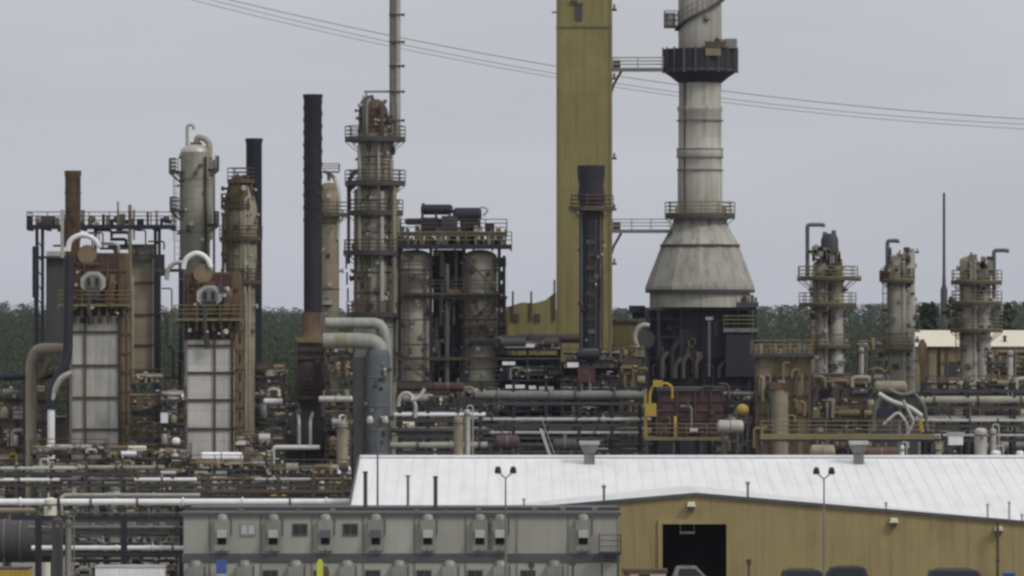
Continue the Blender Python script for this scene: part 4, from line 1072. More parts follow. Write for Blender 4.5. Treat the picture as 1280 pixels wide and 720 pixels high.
m = T.mb(); m.box(800, 950, 470.2, T.g, -38, 66); T.p('substructure', m, 'black_steel')
for k in range(46):
    x = rr.uniform(814, 936); v = rr.uniform(390, 466); m = T.mb(); a_ = rr.uniform(.8, 2.4)
    if k % 3: m.pipe(ell(x, v, -38, rr.uniform(-16, 16), rr.uniform(6, 30)), a_); nm = 'pipe_loop'
    else: m.box(x - a_ * 1.6, x + a_ * 1.6, v, v + a_ * 4, -42, -34); nm = 'equipment_box'
    T.p(nm, m, rr.choice(['black_steel', 'dark_steel', 'dark_steel', 'maroon', 'brown_steel', 'grey_steel', 'blue_grey']))
m = T.mb(); m.box(786, 806, 382, 390, -20, 0); m.box(790, 806, 390.1, 398, -14, 0); T.p('side_duct', m, 'black_steel')

# walkways between the tower and the stack
def walkway(u0, u1, v, label, Y=441, brace=True):
    T = Thing('footbridge', label, 'walkway', u0, Y, v=v)
    m = T.mb(); m.box(u0, u1, v, v + 4.2, -8, 8); o = T.p('deck', m, 'grey_steel')
    m = T.mb()
    for w_ in (-7.5, 7.5): rail_line(m, T, [(u0, w_), (u1, w_)], v, h=13, tr=.6)
    T.p('railing', m, 'pale_steel', o)
    n = int((u1 - u0) / 9)
    m = T.mb(); m.pipe([(u0 - 1, v + 30, 0), (u0 + 1, v + 22, 0), (u0 + 11, v + 4.3, 0)], 1.6); T.p('brace', m, 'brown_steel')
    m = T.mb(); m.box(u0, u0 + 10, v - 10, v - .1, -5, 5); T.p('landing_box', m, 'brown_steel')
walkway(765.5, 829, 85, 'upper railed footbridge between the yellow tower and the box platform of the largest stack')
walkway(765.5, 838, 287, 'lower railed footbridge from the yellow tower to the shoulder of the largest stack')

# ------------------------------------------------------------------ the two goosenecked pairs and the slim pair towards the shed
def pair(label, Y, cols, plats, neck, top, seed, mt='insulation', group='small process columns near the shed'):
    T = Thing('process_column', label, 'column', cols[0][0], Y, group=group)
    for i, (u, w, r, v0) in enumerate(cols):
        shell(T, u, w, r, v0, T.g, mt if i % 2 == 0 else 'insulation_light', nb=5, bm='grey_steel')
        head(T, u, w, r, v0, r * .5, 'insulation_tan')
    for u, w, ri, ro, v in plats: platform_round(T, u, w, ri, ro, v, 'brown_steel', 'yellow_steel', th=2.6)
    u0, vt, u1, vb = neck
    m = T.mb(); m.pipe([(u0, vb, -4), (u0, vt, -4), (u1, vt, -4), (u1, vt + 3, -4)], 2.6, bend=.7); T.p('gooseneck_pipe', m, 'blue_grey')
    rr = random.Random(seed)
    for k in range(top[4]):
        x = rr.uniform(top[0], top[1]); v = rr.uniform(top[2], top[3]); m = T.mb(); w_ = rr.uniform(1.2, 3.6); h = rr.uniform(4, 12)
        if rr.random() < .5: m.pipe([(x, v + h, -6), (x, v, -6), (x + rr.uniform(-8, 8), v - rr.uniform(0, 4), -2)], w_ * .6); nm = 'pipe_loop'
        else: m.box(x - w_, x + w_, v, v + h, -12, -2); nm = 'equipment_box'
        T.p(nm, m, rr.choice(['brown_steel', 'dark_steel', 'grey_steel', 'yellow_steel', 'insulation_tan']))
    for u, w, r, v0 in cols: fittings(T, u, w, r, v0, 470, 26, seed + int(u) % 7)
    u, w, r, v0 = cols[0]
    ladder(T, u - r - 2, -8, plats[0][4] if plats else v0 + 20, 470); conduit(T, u + r * .6, w - r - 1, v0 + 4, 480, 'pale_steel', .9)
    return T
T = pair('twin grey columns with two railed platforms and a square gooseneck pipe', 470, [(1027, 0, 9, 330), (1045, 2, 8.5, 326), (1036, 22, 20, 340)], [(1035, 8, 18, 38, 347), (1035, 8, 18, 36, 380), (1035, 8, 18, 28, 432)], (1009, 281, 1029, 350), (1014, 1052, 306, 344, 40), 91)
m = T.mb(); m.lathe(1037, 0, [(8, 292), (11, 300), (11, 316), (6, 330)], 16); T.p('top_drum', m, 'dark_steel')
for x, v in ((1031, 290), (1042, 288)): m = T.mb(); m.tube((x, v, -4), (x, v + 30, -4), 3, n=10); T.p('vent_pipe', m, 'blue_grey')
for x in (1002, 1070): m = T.mb(); m.tube((x - 6, 348, -6), (x + 6, 348, -6), 3.4, n=12); T.p('light_drum', m, 'yellow_steel')
T = pair('slim pale column strapped to a taller slim grey one behind the pipe rack', 474, [(1121, 0, 12.5, 326), (1137, 6, 7.5, 314)], [(1122, 0, 12.5, 21, 350), (1121, 0, 12.5, 20, 436)], (1109, 301, 1122, 350), (1110, 1138, 308, 340, 26), 92)
m = T.mb(); m.box(1099, 1109, 338, 352, -8, 0); T.p('rust_box', m, 'red_brown')
for v in (352, 372, 395, 418): m = T.mb(); m.annulus(1120, 0, 10.4, 11.6, v, v + 1.4); T.p('band', m, 'brown_steel')
T = pair('grey column pair with hooked vent pipe standing in front of the cream roof', 468, [(1211, 0, 11.5, 326), (1229, 2, 9.5, 334)], [(1221, 4, 18, 32, 352), (1221, 4, 18, 32, 378), (1221, 4, 18, 33, 412)], (1242, 313, 1259, 372), (1204, 1240, 318, 350, 34), 93)
m = T.mb(); m.tube((1211, 322, 0), (1211, 345, 0), 6.5, n=14); T.p('top_drum', m, 'dark_steel')
T = Thing('mast', 'lone thin grey mast with flared foot above the trees by the cream roof', 'mast', 1180, 668)
m = T.mb(); m.lathe(1180, 0, [(1.5, 241), (1.8, 340), (2.4, 356), (4.4, 362), (4.4, T.g)], 12); T.p('pole', m, 'dark_steel')
# ------------------------------------------------------------------ racks, pipes, drums and process structures
CN = {'pale_steel': 'pale grey', 'grey_steel': 'mid grey', 'white_paint': 'white', 'dark_steel': 'dark grey', 'black_steel': 'black', 'brown_steel': 'brown',
      'insulation': 'stained lagged', 'insulation_light': 'light lagged', 'insulation_tan': 'tan lagged', 'rusty': 'rusty', 'maroon': 'maroon', 'cream_paint': 'cream',
      'blue_grey': 'blue grey', 'yellow_steel': 'dull yellow', 'bright_yellow': 'bright yellow', 'rust_tan': 'rusty tan', 'red_brown': 'red brown', 'tan_box': 'dusty tan'}
rp = random.Random(101)
def pipeline(label, u0, u1, v, r, Y, mt, group=None, w=0, down=None, drops=False, vb=None):
    """one pipe with flanges and shoes; both ends turn down to a base at vb"""
    T = Thing('pipeline', label, 'pipe', u0, Y, v=v, w=w, group=group)
    m = T.mb()
    pts = [(u0, v, w), (u1, v, w)]
    if drops == 'left' or drops is True: pts = [(u0, (vb or v + 20), w)] + pts
    if drops == 'right' or drops is True: pts = pts + [(u1, (vb or v + 20), w)]
    m.pipe(pts, r, n=10); o = T.p('pipe', m, mt)
    x = u0 + rp.uniform(14, 40)
    while x < u1 - 8:
        m = T.mb(); m.tube((x - 1, v, w), (x + 1, v, w), r * 1.45, n=12); T.p('flange', m, rp.choice(['dark_steel', mt, 'brown_steel']), o)
        if rp.random() < .3 and r < 3.5: valve(T, x + 5, v, w, r * .9, mt, wheel=rp.choice(['dark_steel', 'red_brown']))
        x += rp.uniform(28, 75)
    return T
def rack(label, short, us, vtop, levels, Y, D=46, mt='black_steel', lmts=None, name='pipe_rack', pipes=True, ends=(0, 0)):
    """dark steel rack; levels: (v, [(material, radius, w), ...]) - every pipe on it is its own thing"""
    T = Thing(name, label, 'pipe rack', us[0], Y)
    for x in us:
        for w_ in (0, D):
            m = T.mb(); m.box(x - 1.9, x + 1.9, vtop, T.g, w_, w_ + 3.6); T.p('post', m, mt)
    for v, pl in levels:
        for w_ in (-.6, D - .4):
            m = T.mb(); m.box(us[0] - 3, us[-1] + 3, v + 3.1, v + 6.2, w_, w_ + .5); T.p('side_beam', m, 'dark_steel')
        for x in us:
            m = T.mb(); m.box(x - 1.6, x + 1.6, v, v + 3, -.2, D + 3.8); T.p('cross_beam', m, mt)
    for i in range(0, len(us) - 1, 3):
        a, b = us[i], us[i + 1]
        m = T.mb(); m.tube((a, levels[0][0] + 5, 1), (b, levels[-1][0] if len(levels) > 1 else T.g - 20, 1), .9, n=6); T.p('brace', m, mt)
    nl = sum(1 for _, pl in levels if pl); li = -1
    for v, pl in levels:
        if pl: li += 1
        tier = '' if nl == 1 else (' top tier' if li == 0 else (' lowest tier' if li == nl - 1 else (' second tier' if li == 1 else ' third tier')))
        for j, pe in enumerate(pl):
            mt_, r, w_ = pe[:3]
            a = us[0] - rp.uniform(4, 16) + ends[0]; b = us[-1] + rp.uniform(4, 16) + ends[1]
            q = 'thick' if r >= 3.6 else ('thin' if r < 2 else 'medium')
            if len(pe) > 3: a, b = pe[3], pe[4]
            same = [k for k, p2 in enumerate(pl) if p2[0] == mt_ and (p2[1] >= 3.6, p2[1] < 2) == (r >= 3.6, r < 2)]
            pos = '' if len(same) == 1 else ('front ' if same[0] == j else 'rear ')
            lab = f"{pos}{q} {CN[mt_]} pipe on the {short}{tier}"
            pipeline(lab, a, b, v - r, r, Y, mt_, group=f"{q} {CN[mt_]} pipes on the {short}{tier}", w=w_, vb=v + rp.uniform(10, 60))
    return T
def drum_h(label, u0, u1, v, r, Y, mt, w=0, vb=None, group=None, cat='drum', name='horizontal_drum'):
    T = Thing(name, label, cat, (u0 + u1) / 2, Y, v=vb, w=w, group=group)
    vb = vb or T.g
    m = T.mb(); m.tube((u0 + r * .5, v, w), (u1 - r * .5, v, w), r, n=24); sh = T.p('shell', m, mt)
    for a, d in ((u0 + r * .5, -1), (u1 - r * .5, 1)):
        m = T.mb(); R = [(r, 0), (r * .92, r * .2), (r * .7, r * .38), (r * .35, r * .48), (.01, r * .5)]
        for (ra, xa), (rb, xb) in zip(R, R[1:]): m.tube((a + d * xa, v, w), (a + d * xb, v, w), ra, rb, n=24, cap=False)
        T.p('head', m, mt, sh)
    n = max(1, int((u1 - u0) / 60))
    for i in range(n + 1):
        x = u0 + r * .5 + 4 + (u1 - u0 - r - 8) * i / n
        m = T.mb(); m.box(x - 1.6, x + 1.6, v + r * .75, vb, w - r * .7, w + r * .7); T.p('saddle', m, 'dark_steel')
    for i in range(max(2, int((u1 - u0) / 25))):
        x = rp.uniform(u0 + r, u1 - r); m = T.mb(); h = rp.uniform(2.5, 6)
        m.tube((x, v - r + .5, w), (x, v - r - h, w), 1.3, n=8); m.tube((x, v - r - h, w), (x, v - r - h - 1.2, w), 2.2, n=8); T.p('nozzle', m, 'grey_steel')
    for i in range(int((u1 - u0) / 30)):
        x = u0 + r + (u1 - u0 - 2 * r) * (i + .5) / max(1, int((u1 - u0) / 30)); m = T.mb(); m.tube((x - .7, v, w), (x + .7, v, w), r * 1.04, n=24); T.p('band', m, 'grey_steel', sh)
    return T
def drum_v(label, u, r, v0, Y, mt, w=0, vb=None, group=None, name='vertical_drum', cat='vessel'):
    T = Thing(name, label, cat, u, Y, v=vb, w=w, group=group)
    vb = vb or T.g
    m = T.mb(); m.lathe(u, w, [(r, v0), (r, vb - 3), (r * 1.1, vb - 2.8), (r * 1.1, vb)], 22); sh = T.p('shell', m, mt)
    head(T, u, w, r, v0, r * .55, mt)
    nozzle(T, u, v0 + r, w - r * .9, r * .2, 4, 1.5, 'grey_steel'); 
    m = T.mb(); m.pipe([(u, v0 - r * .5, w), (u, v0 - r - 3, w), (u + r + 3, v0 - r - 3, w), (u + r + 3, vb, w)], max(.9, r * .14)); T.p('overhead_pipe', m, rp.choice(['grey_steel', 'pale_steel', 'brown_steel']))
    m = T.mb(); m.annulus(u, w, r - .2, r + .8, v0 + 4, v0 + 5.5); T.p('band', m, 'brown_steel', sh)
    return T
def module(label, u0, u1, v0, Y, seed, mts, step=34, D=46, frame='dark_steel', rail='brown_steel', dens=1.0, cat='structure', name='process_structure', vend=None, posts=None, back=None):
    """open steel structure with decks carrying small drums, boxes, pumps and pipe loops"""
    T = Thing(name, label, cat, (u0 + u1) / 2, Y); rr = random.Random(seed)
    step *= 1.3; D = min(D, 24)
    vend = vend or T.g
    n = posts or max(1, round((u1 - u0) / 42))
    for i in range(n + 1):
        x = u0 + 1.6 + (u1 - u0 - 3.2) * i / n
        for w_ in (0, D):
            m = T.mb(); m.box(x - 1.5, x + 1.5, v0, T.g, w_, w_ + 3); T.p('post', m, frame)
    if back:
        m = T.mb(); m.box(u0 + 3, u1 - 3, v0 + 8, T.g, D + 3.2, D + 6); T.p('dark_backing', m, back)  # added sheet that keeps the gaps behind the decks black
    v = v0
    while v < min(vend, T.g - 12):
        deck(T, u0 - 2, u1 + 2, v, -4, D + 6, frame, rail, 2.6, rails=True)
        k = int((u1 - u0) / 7.5 * dens)
        for i in range(rr.choice((2, 3, 4))):          # pipes running through the deck
            r = rr.uniform(.9, 2.6); vv = v - rr.uniform(r + 1, step * .8) * (.4 if v == v0 else 1); a = rr.uniform(u0 - 3, u0 + 8); b = rr.uniform(u1 - 10, u1 + 3)
            m = T.mb(); m.tube((a, vv, rr.uniform(-3, D * .5)), (b, vv, rr.uniform(-3, D * .5)), r, n=10); T.p('through_pipe', m, rr.choice(mts))
        for i in range(k):
            x = rr.uniform(u0 + 2, u1 - 2); w_ = rr.uniform(-6, D * .5); t = rr.random(); mt_ = rr.choice(mts); h = rr.uniform(6, step * .7)
            if v == v0: h *= .55
            m = T.mb()
            if t < .2: r = rr.uniform(2.4, 6.5); L = rr.uniform(10, 32); m.tube((x, v - r - 2, w_), (min(x + L, u1), v - r - 2, w_), r, n=14); m.box(x + 1, x + 3, v - 2.4, v - .05, w_ - r * .6, w_ + r * .6); nm = 'small_drum'
            elif t < .38: r = rr.uniform(2.2, 5.5); m.lathe(x, w_, [(r * .5, v - h - 2), (r, v - h), (r, v - 2), (r * .7, v - .05)], 14); nm = 'upright_drum'
            elif t < .56: b = rr.uniform(2.5, 7); m.box(x - b, x + b, v - h * .8, v - .05, w_, w_ + b * 1.6); nm = 'equipment_box'
            elif t < .9:
                x2 = x + rr.uniform(-22, 22); x2 = max(u0, min(u1, x2)); r = rr.uniform(1, 3); h2 = rr.uniform(6, step * .8) * (.5 if v == v0 else 1)
                m.pipe([(x, v - .05, w_), (x, v - h2, w_), (x2, v - h2, w_), (x2, v - .05 if rr.random() < .6 else v - h2 + 5, w_ + 2)], r); nm = 'pipe_loop'
            else: m.ball(x, v - h * .6, w_, 2.4, n=8); m.tube((x, v - .05, w_), (x, v - h, w_), 1, n=6); m.annulus(x, w_, 1.8, 2.6, v - h - .4, v - h + .3, n=10); nm = 'valve'
            T.p(nm, m, mt_)
        for i in range(int(k * .7)):          # small bright fittings: lamps, gauges, flanges, tags
            x = rr.uniform(u0, u1); vv = v - rr.uniform(1, step * .75) * (.4 if v == v0 else 1); b = rr.uniform(.7, 1.9); m = T.mb()
            if rr.random() < .5: m.tube((x, vv, -5), (x + rr.uniform(2, 7), vv, -5), b * .8, n=7); nm = 'pipe_stub'
            else: m.box(x - b, x + b, vv - b, vv + b, -6, -3); nm = 'junction_box'
            T.p(nm, m, rr.choice(['pale_steel', 'insulation', 'insulation_light', 'grey_steel', 'insulation_tan', 'rust_tan', 'tan_box', 'brown_steel']))
        v += step * rr.uniform(.85, 1.15)
    return T

GR = ['grey_steel', 'insulation_light', 'pale_steel', 'brown_steel', 'insulation', 'rust_tan', 'insulation_tan', 'tan_box']
DK = ['black_steel', 'dark_steel', 'dark_steel', 'grey_steel', 'maroon', 'brown_steel', 'insulation']
LT = ['pale_steel', 'white_paint', 'grey_steel', 'insulation_light', 'insulation', 'brown_steel', 'insulation_tan', 'cream_paint', 'pale_steel']
YE = ['yellow_steel', 'rust_tan', 'tan_box', 'rust_tan', 'grey_steel', 'insulation_tan', 'brown_steel', 'tan_box']

# ---- added dark backdrop blocks stand in for the black gaps behind the racks
def shed(label, u0, u1, v0, Y, mt, seed, D=60):
    T = Thing('dark_backdrop', label, 'shed', (u0 + u1) / 2, Y); rr = random.Random(seed)
    m = T.mb(); m.box(u0, u1, v0, T.g, 0, D); w = T.p('wall', m, mt)
    m = T.mb(); m.box(u0 - 2, u1 + 2, v0 - 3, v0 - .1, -4, D + 4); T.p('roof', m, 'dark_steel')
    x = u0 + 6
    while x < u1 - 20:
        b = rr.uniform(8, 20); m = T.mb(); m.box(x, x + b, v0 + 10, v0 + rr.uniform(22, 60), -1.4, -.1); T.p('opening', m, rr.choice(['void', 'void', 'black_steel', 'dark_steel'])); x += b + rr.uniform(5, 26)  # raised dark boxes; the black of an opening is put into their colour
    return T
shed('long dark backdrop block behind the middle pipe rack', 500, 800, 486, 424, 'dark_steel', 1)
shed('dark grey backdrop block behind the pipe rack near the cream roofed building', 1066, 1400, 492, 440, 'dark_steel', 2)
shed('low dark brown backdrop block behind the tan ducted unit', 946, 1064, 470, 446, 'maroon', 3)
shed('dark backdrop block between the second heater and the tallest black stack', 318, 372, 508, 430, 'dark_steel', 4)
shed('low dark backdrop block at the left edge behind the looping tan duct', -40, 60, 520, 426, 'brown_steel', 5) if False else shed('low brown backdrop block behind the looping tan duct', -60, 84, 524, 426, 'brown_steel', 5)
shed('low dark backdrop block between the two process heaters', 168, 230, 512, 424, 'dark_steel', 6)

# ---- middle: black deck structure, maroon duct, racks
pipeline('long maroon duct on brackets at the foot of the yellow tower', 634, 724, 423, 6, 434, 'maroon', drops='left', vb=470)
T = module('black multi-level compressor structure with white topped boxes before the yellow tower', 619, 700, 436, 416, 31, DK, 26, frame='black_steel', rail='dark_steel', dens=1.6, back='black_steel')
for a, b, v in ((631, 668, 430), (628, 644, 452), (632, 656, 481), (661, 670, 482), (674, 692, 483)):
    m = T.mb(); m.box(a, b, v, v + 4.2, -8, -3); T.p('white_box', m, 'white_paint')
T = module('black structure with a red painted box beside the black flared stack', 702, 776, 452, 414, 32, DK, 28, frame='black_steel', rail='dark_steel', dens=1.5, back='black_steel')
m = T.mb(); m.box(709, 723, 453, 459, -9, -5); T.p('white_box', m, 'white_paint')
m = T.mb(); m.box(722, 744, 458, 478, -8, -3); T.p('red_box', m, 'red_brown')
module('dull yellow and grey pipework structure left of the dark furnace', 768, 806, 446, 420, 33, YE + ['blue_grey'], 27, dens=1.6)
rack('long black pipe rack behind the white roof, between the reactors and the yellow framed unit', 'long black rack', [602, 642, 683, 724, 765, 800], 478,
     [(500, [('grey_steel', 6, 4), ('maroon', 5, 18, 590, 720), ('grey_steel', 3, 30)]), (527, [('pale_steel', 2.6, 2), ('grey_steel', 2.4, 9), ('dark_steel', 3.4, 18), ('maroon', 2, 28)]),
      (543, [('pale_steel', 2, 2), ('grey_steel', 2.6, 9), ('dark_steel', 3, 20), ('insulation', 4, 32)]), (560, [('dark_steel', 3.5, 4), ('grey_steel', 2, 14), ('black_steel', 3, 26)])], 402)
rack('lower pipe rack at the foot of the twin reactors', 'rack under the twin reactors', [500, 535, 572, 600], 500,
     [(521, [('white_paint', 2.6, 2), ('pale_steel', 2, 9), ('grey_steel', 3, 20)]), (541, [('dark_steel', 3, 2), ('pale_steel', 2.6, 12), ('insulation_light', 3.4, 22)]), (561, [('insulation_light', 4.5, 3), ('brown_steel', 2, 13)])], 398)
module('cluttered grey pump deck below the twin reactors', 497, 560, 506, 404, 35, LT + DK, 24, dens=1.8)
module('cluttered dark pump deck at the foot of the dark braced reactor frame', 562, 622, 496, 408, 36, GR + DK, 25, dens=1.8)
drum_v('stubby tan vessel among pale pipes under the twin reactors', 573, 6, 524, 392, 'insulation_tan')
drum_v('pale slender vessel beside the stubby tan one', 584, 4, 514, 393, 'insulation_light')
drum_h('red horizontal drum under the twin reactors', 540, 580, 484, 6, 405, 'red_brown', vb=510)
T = Thing('pipeline', 'white branching pipe cluster beside the blue grey duct', 'pipe', 510, 396, v=540)
for pts, r in (([(498, 508, 0), (500, 494, 0), (510, 490, 0), (520, 502, 0)], 2.6), ([(514, 497, -3), (520, 506, -3), (519, 522, -3)], 2.4), ([(531, 486, -2), (524, 498, -4), (514, 500, -4)], 2.4)):
    m = T.mb(); m.pipe(pts, r); T.p('pipe', m, 'pale_steel')
drum_h('dark round ended drum low in the middle rack', 618, 650, 553, 9, 394, 'maroon')
drum_h('dark horizontal exchanger low between rack posts', 690, 722, 556, 7, 394, 'dark_steel')
T = Thing('stair', 'pale slanting stair flight dropping behind the white roof', 'stair', 682, 390, v=None)
m = T.mb(); m.add([(674, 536, 0), (678, 536, 0), (700, 600, 0), (696, 600, 0), (674, 536, 14), (678, 536, 14), (700, 600, 14), (696, 600, 14)], [(0, 1, 2, 3), (5, 4, 7, 6), (0, 4, 5, 1), (1, 5, 6, 2), (0, 3, 7, 4)]); T.p('flight', m, 'pale_steel')
m = T.mb(); m.box(695, 701, 600, T.g, 0, 14); T.p('lower_landing', m, 'dark_steel')
m = T.mb()
for w_ in (0, 14): m.tube((676, 520, w_), (699, 584, w_), .5, n=5)
T.p('handrail', m, 'pale_steel')

# ---- blue grey duct pair with elbows beside the black furnace
T = Thing('elbow_duct', 'pair of large blue grey elbow ducts standing in front of the fractionating column', 'duct', 463, 398)
m = T.mb(); m.pipe([(406, 404, 24), (474, 404, 24), (482, 420, 24), (482, T.g, 24)], 7, n=20, bend=.9); T.p('upper_duct', m, 'duct_grey')
m = T.mb(); m.pipe([(404, 426, 0), (452, 426, 0), (472, 428, 0), (477, 446, 0)], 10, n=20, bend=.8); o = T.p('lower_duct', m, 'duct_grey')
m = T.mb(); m.tube((418, 426, 0), (434, 426, 0), 10.2, n=20); T.p('yellow_stained_sleeve', m, 'insulation_tan', o)
m = T.mb(); m.lathe(472, 0, [(13, 437), (16, 446), (16, T.g)], 28); v_ = T.p('vertical_duct', m, 'blue_grey')
m = T.mb(); m.box(442, 455, 446, T.g, -6, 14); T.p('side_duct', m, 'dark_steel')
for v in (470, 506, 536, 566):
    m = T.mb(); m.annulus(472, 0, 15.8, 17, v, v + 1.6); T.p('stiffener', m, 'grey_steel', v_)
for x, v in ((474, 473), (475, 484)): m = T.mb(); m.box(x, x + 4, v, v + 3, -17, -14.1); T.p('hatch', m, 'black_steel', v_)
fittings(T, 472, 0, 16, 450, 570, 14, 71, (.4, 2.7))
module('cluttered tan and white pipe deck between the black furnace and the blue grey duct', 408, 441, 440, 408, 37, YE + LT, 24, dens=1.8)
drum_h('pale pipe header running into the blue grey duct', 398, 441, 499, 4, 394, 'insulation_light', vb=520)
drum_v('ribbed cream vessel between the black furnace and the white roof', 428, 7, 530, 392, 'insulation_tan')

# ---- red brown box with yellow framed platform
T = Thing('exchanger_unit', 'red brown boxed unit inside a bright yellow frame before the dark furnace', 'equipment', 860, 397)
m = T.mb(); m.box(826, 904, 489, 545, 4, 60); b_ = T.p('casing', m, 'red_brown')
for v in (500, 512, 524, 535):
    m = T.mb(); m.box(824, 905, v, v + 2.2, 2, 3.9); T.p('rib', m, 'maroon', b_)
for x in (845, 868, 888): m = T.mb(); m.box(x, x + 2, 490, 544, 1, 3.9); T.p('rib', m, 'dark_steel', b_)
m = T.mb(); m.box(822, 908, 484, 488.9, 0, 62); T.p('roof', m, 'dark_steel')
rq = random.Random(9)
for k in range(14):
    x = rq.uniform(824, 902); v = rq.uniform(480, 540); m = T.mb(); r = rq.uniform(.8, 2.2); q_ = rq.random()
    if q_ < .6: m.pipe(ell(x, v, -2, rq.uniform(-16, 16), rq.uniform(8, 34)), r); nm = 'pipe_loop'
    else: m.box(x - r * 1.6, x + r * 1.6, v, v + r * 4, -6, 0); nm = 'equipment_box'
    T.p(nm, m, rq.choice(['maroon', 'dark_steel', 'brown_steel', 'grey_steel', 'red_brown']))
for x in (807, 844): m = T.mb(); m.box(x - 1.8, x + 1.8, 486 if x == 807 else 520, 548, -6, -3); T.p('yellow_post', m, 'bright_yellow')
m = T.mb(); m.pipe([(814, 520, -8), (812, 512, -8), (812, 490, -8), (818, 480, -8), (834, 479, -8), (840, 484, -8), (840, 498, -8)], 1.7); T.p('yellow_pipe', m, 'bright_yellow')
m = T.mb(); m.box(816, 828, 475, 483, -13, -8); T.p('yellow_box', m, 'bright_yellow')
m = T.mb(); m.box(806, 820, 504, 520, -13, -9); T.p('yellow_box', m, 'bright_yellow')
m = T.mb(); m.box(805, 910, 546, 550, -14, 62); dk = T.p('deck', m, 'yellow_steel')
m = T.mb(); rail_line(m, T, [(806, -13), (909, -13)], 546, tr=.6); T.p('railing', m, 'yellow_steel', dk)
for x in (808, 842, 876, 907): m = T.mb(); m.box(x - 1.6, x + 1.6, 550.1, T.g, -12, -8); T.p('post', m, 'dark_steel')
m = T.mb(); m.box(862, 872, 535, 539, -10, -4); T.p('white_box', m, 'white_paint')
T = Thing('tank', 'bright yellow ball-shaped tank on short legs beside the red brown unit', 'tank', 928, 394, v=None)
m = T.mb(); m.ball(928, 512, 0, 8, sv=.9, n=24); T.p('shell', m, 'bright_yellow')
for x, w_ in ((922, -4), (934, -4), (928, 6)): m = T.mb(); m.tube((x, 516, w_), (x, T.g, w_), 1, n=6); T.p('leg', m, 'dark_steel')
module('grey and brown pump deck carrying small valves beside the yellow ball-shaped tank', 886, 944, 500, 402, 38, GR + ['yellow_steel'], 25, dens=1.8)
drum_h('silver horizontal drum beneath the yellow ball-shaped tank', 896, 930, 533, 8, 390, 'insulation_light')

# ---- tan ducted unit and yellow-brown walkway
T = Thing('process_structure', 'rusty tan box structure with railed top beside the dark furnace', 'structure', 980, 400)
m = T.mb(); m.box(948, 1012, 446, T.g, 6, 60); c_ = T.p('casing', m, 'tan_box')
for v in (470, 494, 516): m = T.mb(); m.box(946, 1014, v, v + 2.6, 3, 5.9); T.p('stiffener', m, 'brown_rust', c_)
for x in (946, 972, 996, 1012): m = T.mb(); m.box(x - 1.6, x + 1.6, 446, T.g, 0, 2.9); T.p('post', m, 'brown_steel')
deck(T, 941, 1018, 442, -6, 60, 'dark_steel', 'yellow_steel', 4)
m = T.mb(); m.pipe([(974, 486, -4), (974, T.g, -4)], 11, n=18); T.p('tan_duct', m, 'insulation_tan')
m = T.mb(); m.box(962, 988, 478, 486, -16, 5); T.p('duct_hood', m, 'rusty')
rr = random.Random(55)
for k in range(22):
    x = rr.uniform(946, 1010); v = rr.uniform(450, 540); m = T.mb(); m.pipe(ell(x, v, -2, rr.uniform(-14, 14), rr.uniform(8, 30)), rr.uniform(.8, 2.4)); T.p('pipe_loop', m, rr.choice(YE))
for k in range(12):
    x = 946 + k * 6; h = rr.uniform(5, 15); m = T.mb(); m.box(x - 2, x + 2, 442 - h, 441.9, 5, 12); T.p('equipment_box', m, rr.choice(YE))
T = Thing('walkway', 'long yellow-brown railed walkway passing behind the white roof near the silver ducts', 'walkway', 1060, 392, v=548)
m = T.mb(); m.box(950, 1168, 543, 549, -6, 22); dk = T.p('deck', m, 'yellow_steel')
m = T.mb(); m.box(950, 1168, 549.1, 552, -6, 22); T.p('beam', m, 'black_steel', dk)
m = T.mb(); rail_line(m, T, [(951, -5.5), (1167, -5.5)], 543, tr=.6); T.p('railing', m, 'yellow_steel', dk)
for x in range(955, 1170, 35): m = T.mb(); m.box(x - 1.5, x + 1.5, 552.1, T.g, -4, 0); T.p('post', m, 'dark_steel')
module('tan and brown valve deck carrying silver pipes behind the yellow-brown walkway', 1016, 1090, 484, 404, 39, YE + GR, 26, dens=1.8)
module('dark and tan pipework frame at the foot of the slim strapped columns', 1072, 1104, 438, 452, 40, DK + YE, 30, dens=1.7)
T = Thing('duct', 'tangle of silver elbow ducts in front of the slim strapped columns', 'duct', 1125, 397)
for pts, r in (([(1092, 540, 6), (1098, 500, 6), (1112, 498, 6), (1124, 512, 6), (1134, 540, 6)], 4.4), ([(1098, 492, 0), (1116, 503, 0), (1136, 508, 0), (1152, 520, 0)], 4.2), ([(1122, 600, -4), (1124, 526, -4), (1140, 520, -4), (1148, 532, -4), (1148, 600, -4)], 3.2), ([(1104, 530, -8), (1122, 514, -8), (1134, 530, -8), (1134, 560, -8)], 2.6), ([(1110, 486, -4), (1126, 494, -4), (1144, 490, -4)], 2.8), ([(1128, 500, -10), (1142, 528, -10), (1132, 545, -10)], 2.6), ([(1140, 488, 4), (1156, 506, 4), (1160, 540, 4)], 3)):
    m = T.mb(); m.pipe(pts, r * .78, n=14); T.p('duct_run', m, 'pale_steel' if r in (4.2, 2.6) else 'grey_steel')
m = T.mb(); m.box(1098, 1122, 510, 522, -2, 6); T.p('dark_box', m, 'black_steel')
m = T.mb(); m.tube((1148, 524, -10), (1151, 540, -10), 3.4, n=10); T.p('yellow_tipped_pipe', m, 'bright_yellow')
drum_h('long arched tan drum by the foot of the slim strapped columns', 1092, 1134, 484, 8, 430, 'insulation_tan')
drum_v('thin pale post-like vessel before the slim strapped columns', 1077, 3, 436, 446, 'insulation_light')
drum_v('thin pale post-like vessel in front of the far end of the cream roofed shed', 1263, 3.4, 440, 430, 'insulation_light')
module('brown valve platform at the foot of the hooked vent columns', 1236, 1300, 452, 440, 41, YE + ['dark_steel'], 30, dens=1.5)
T = Thing('flue_stack', 'short rusty brown hopper head on a brown post before the cream roofed shed', 'chimney', 1172, 470)
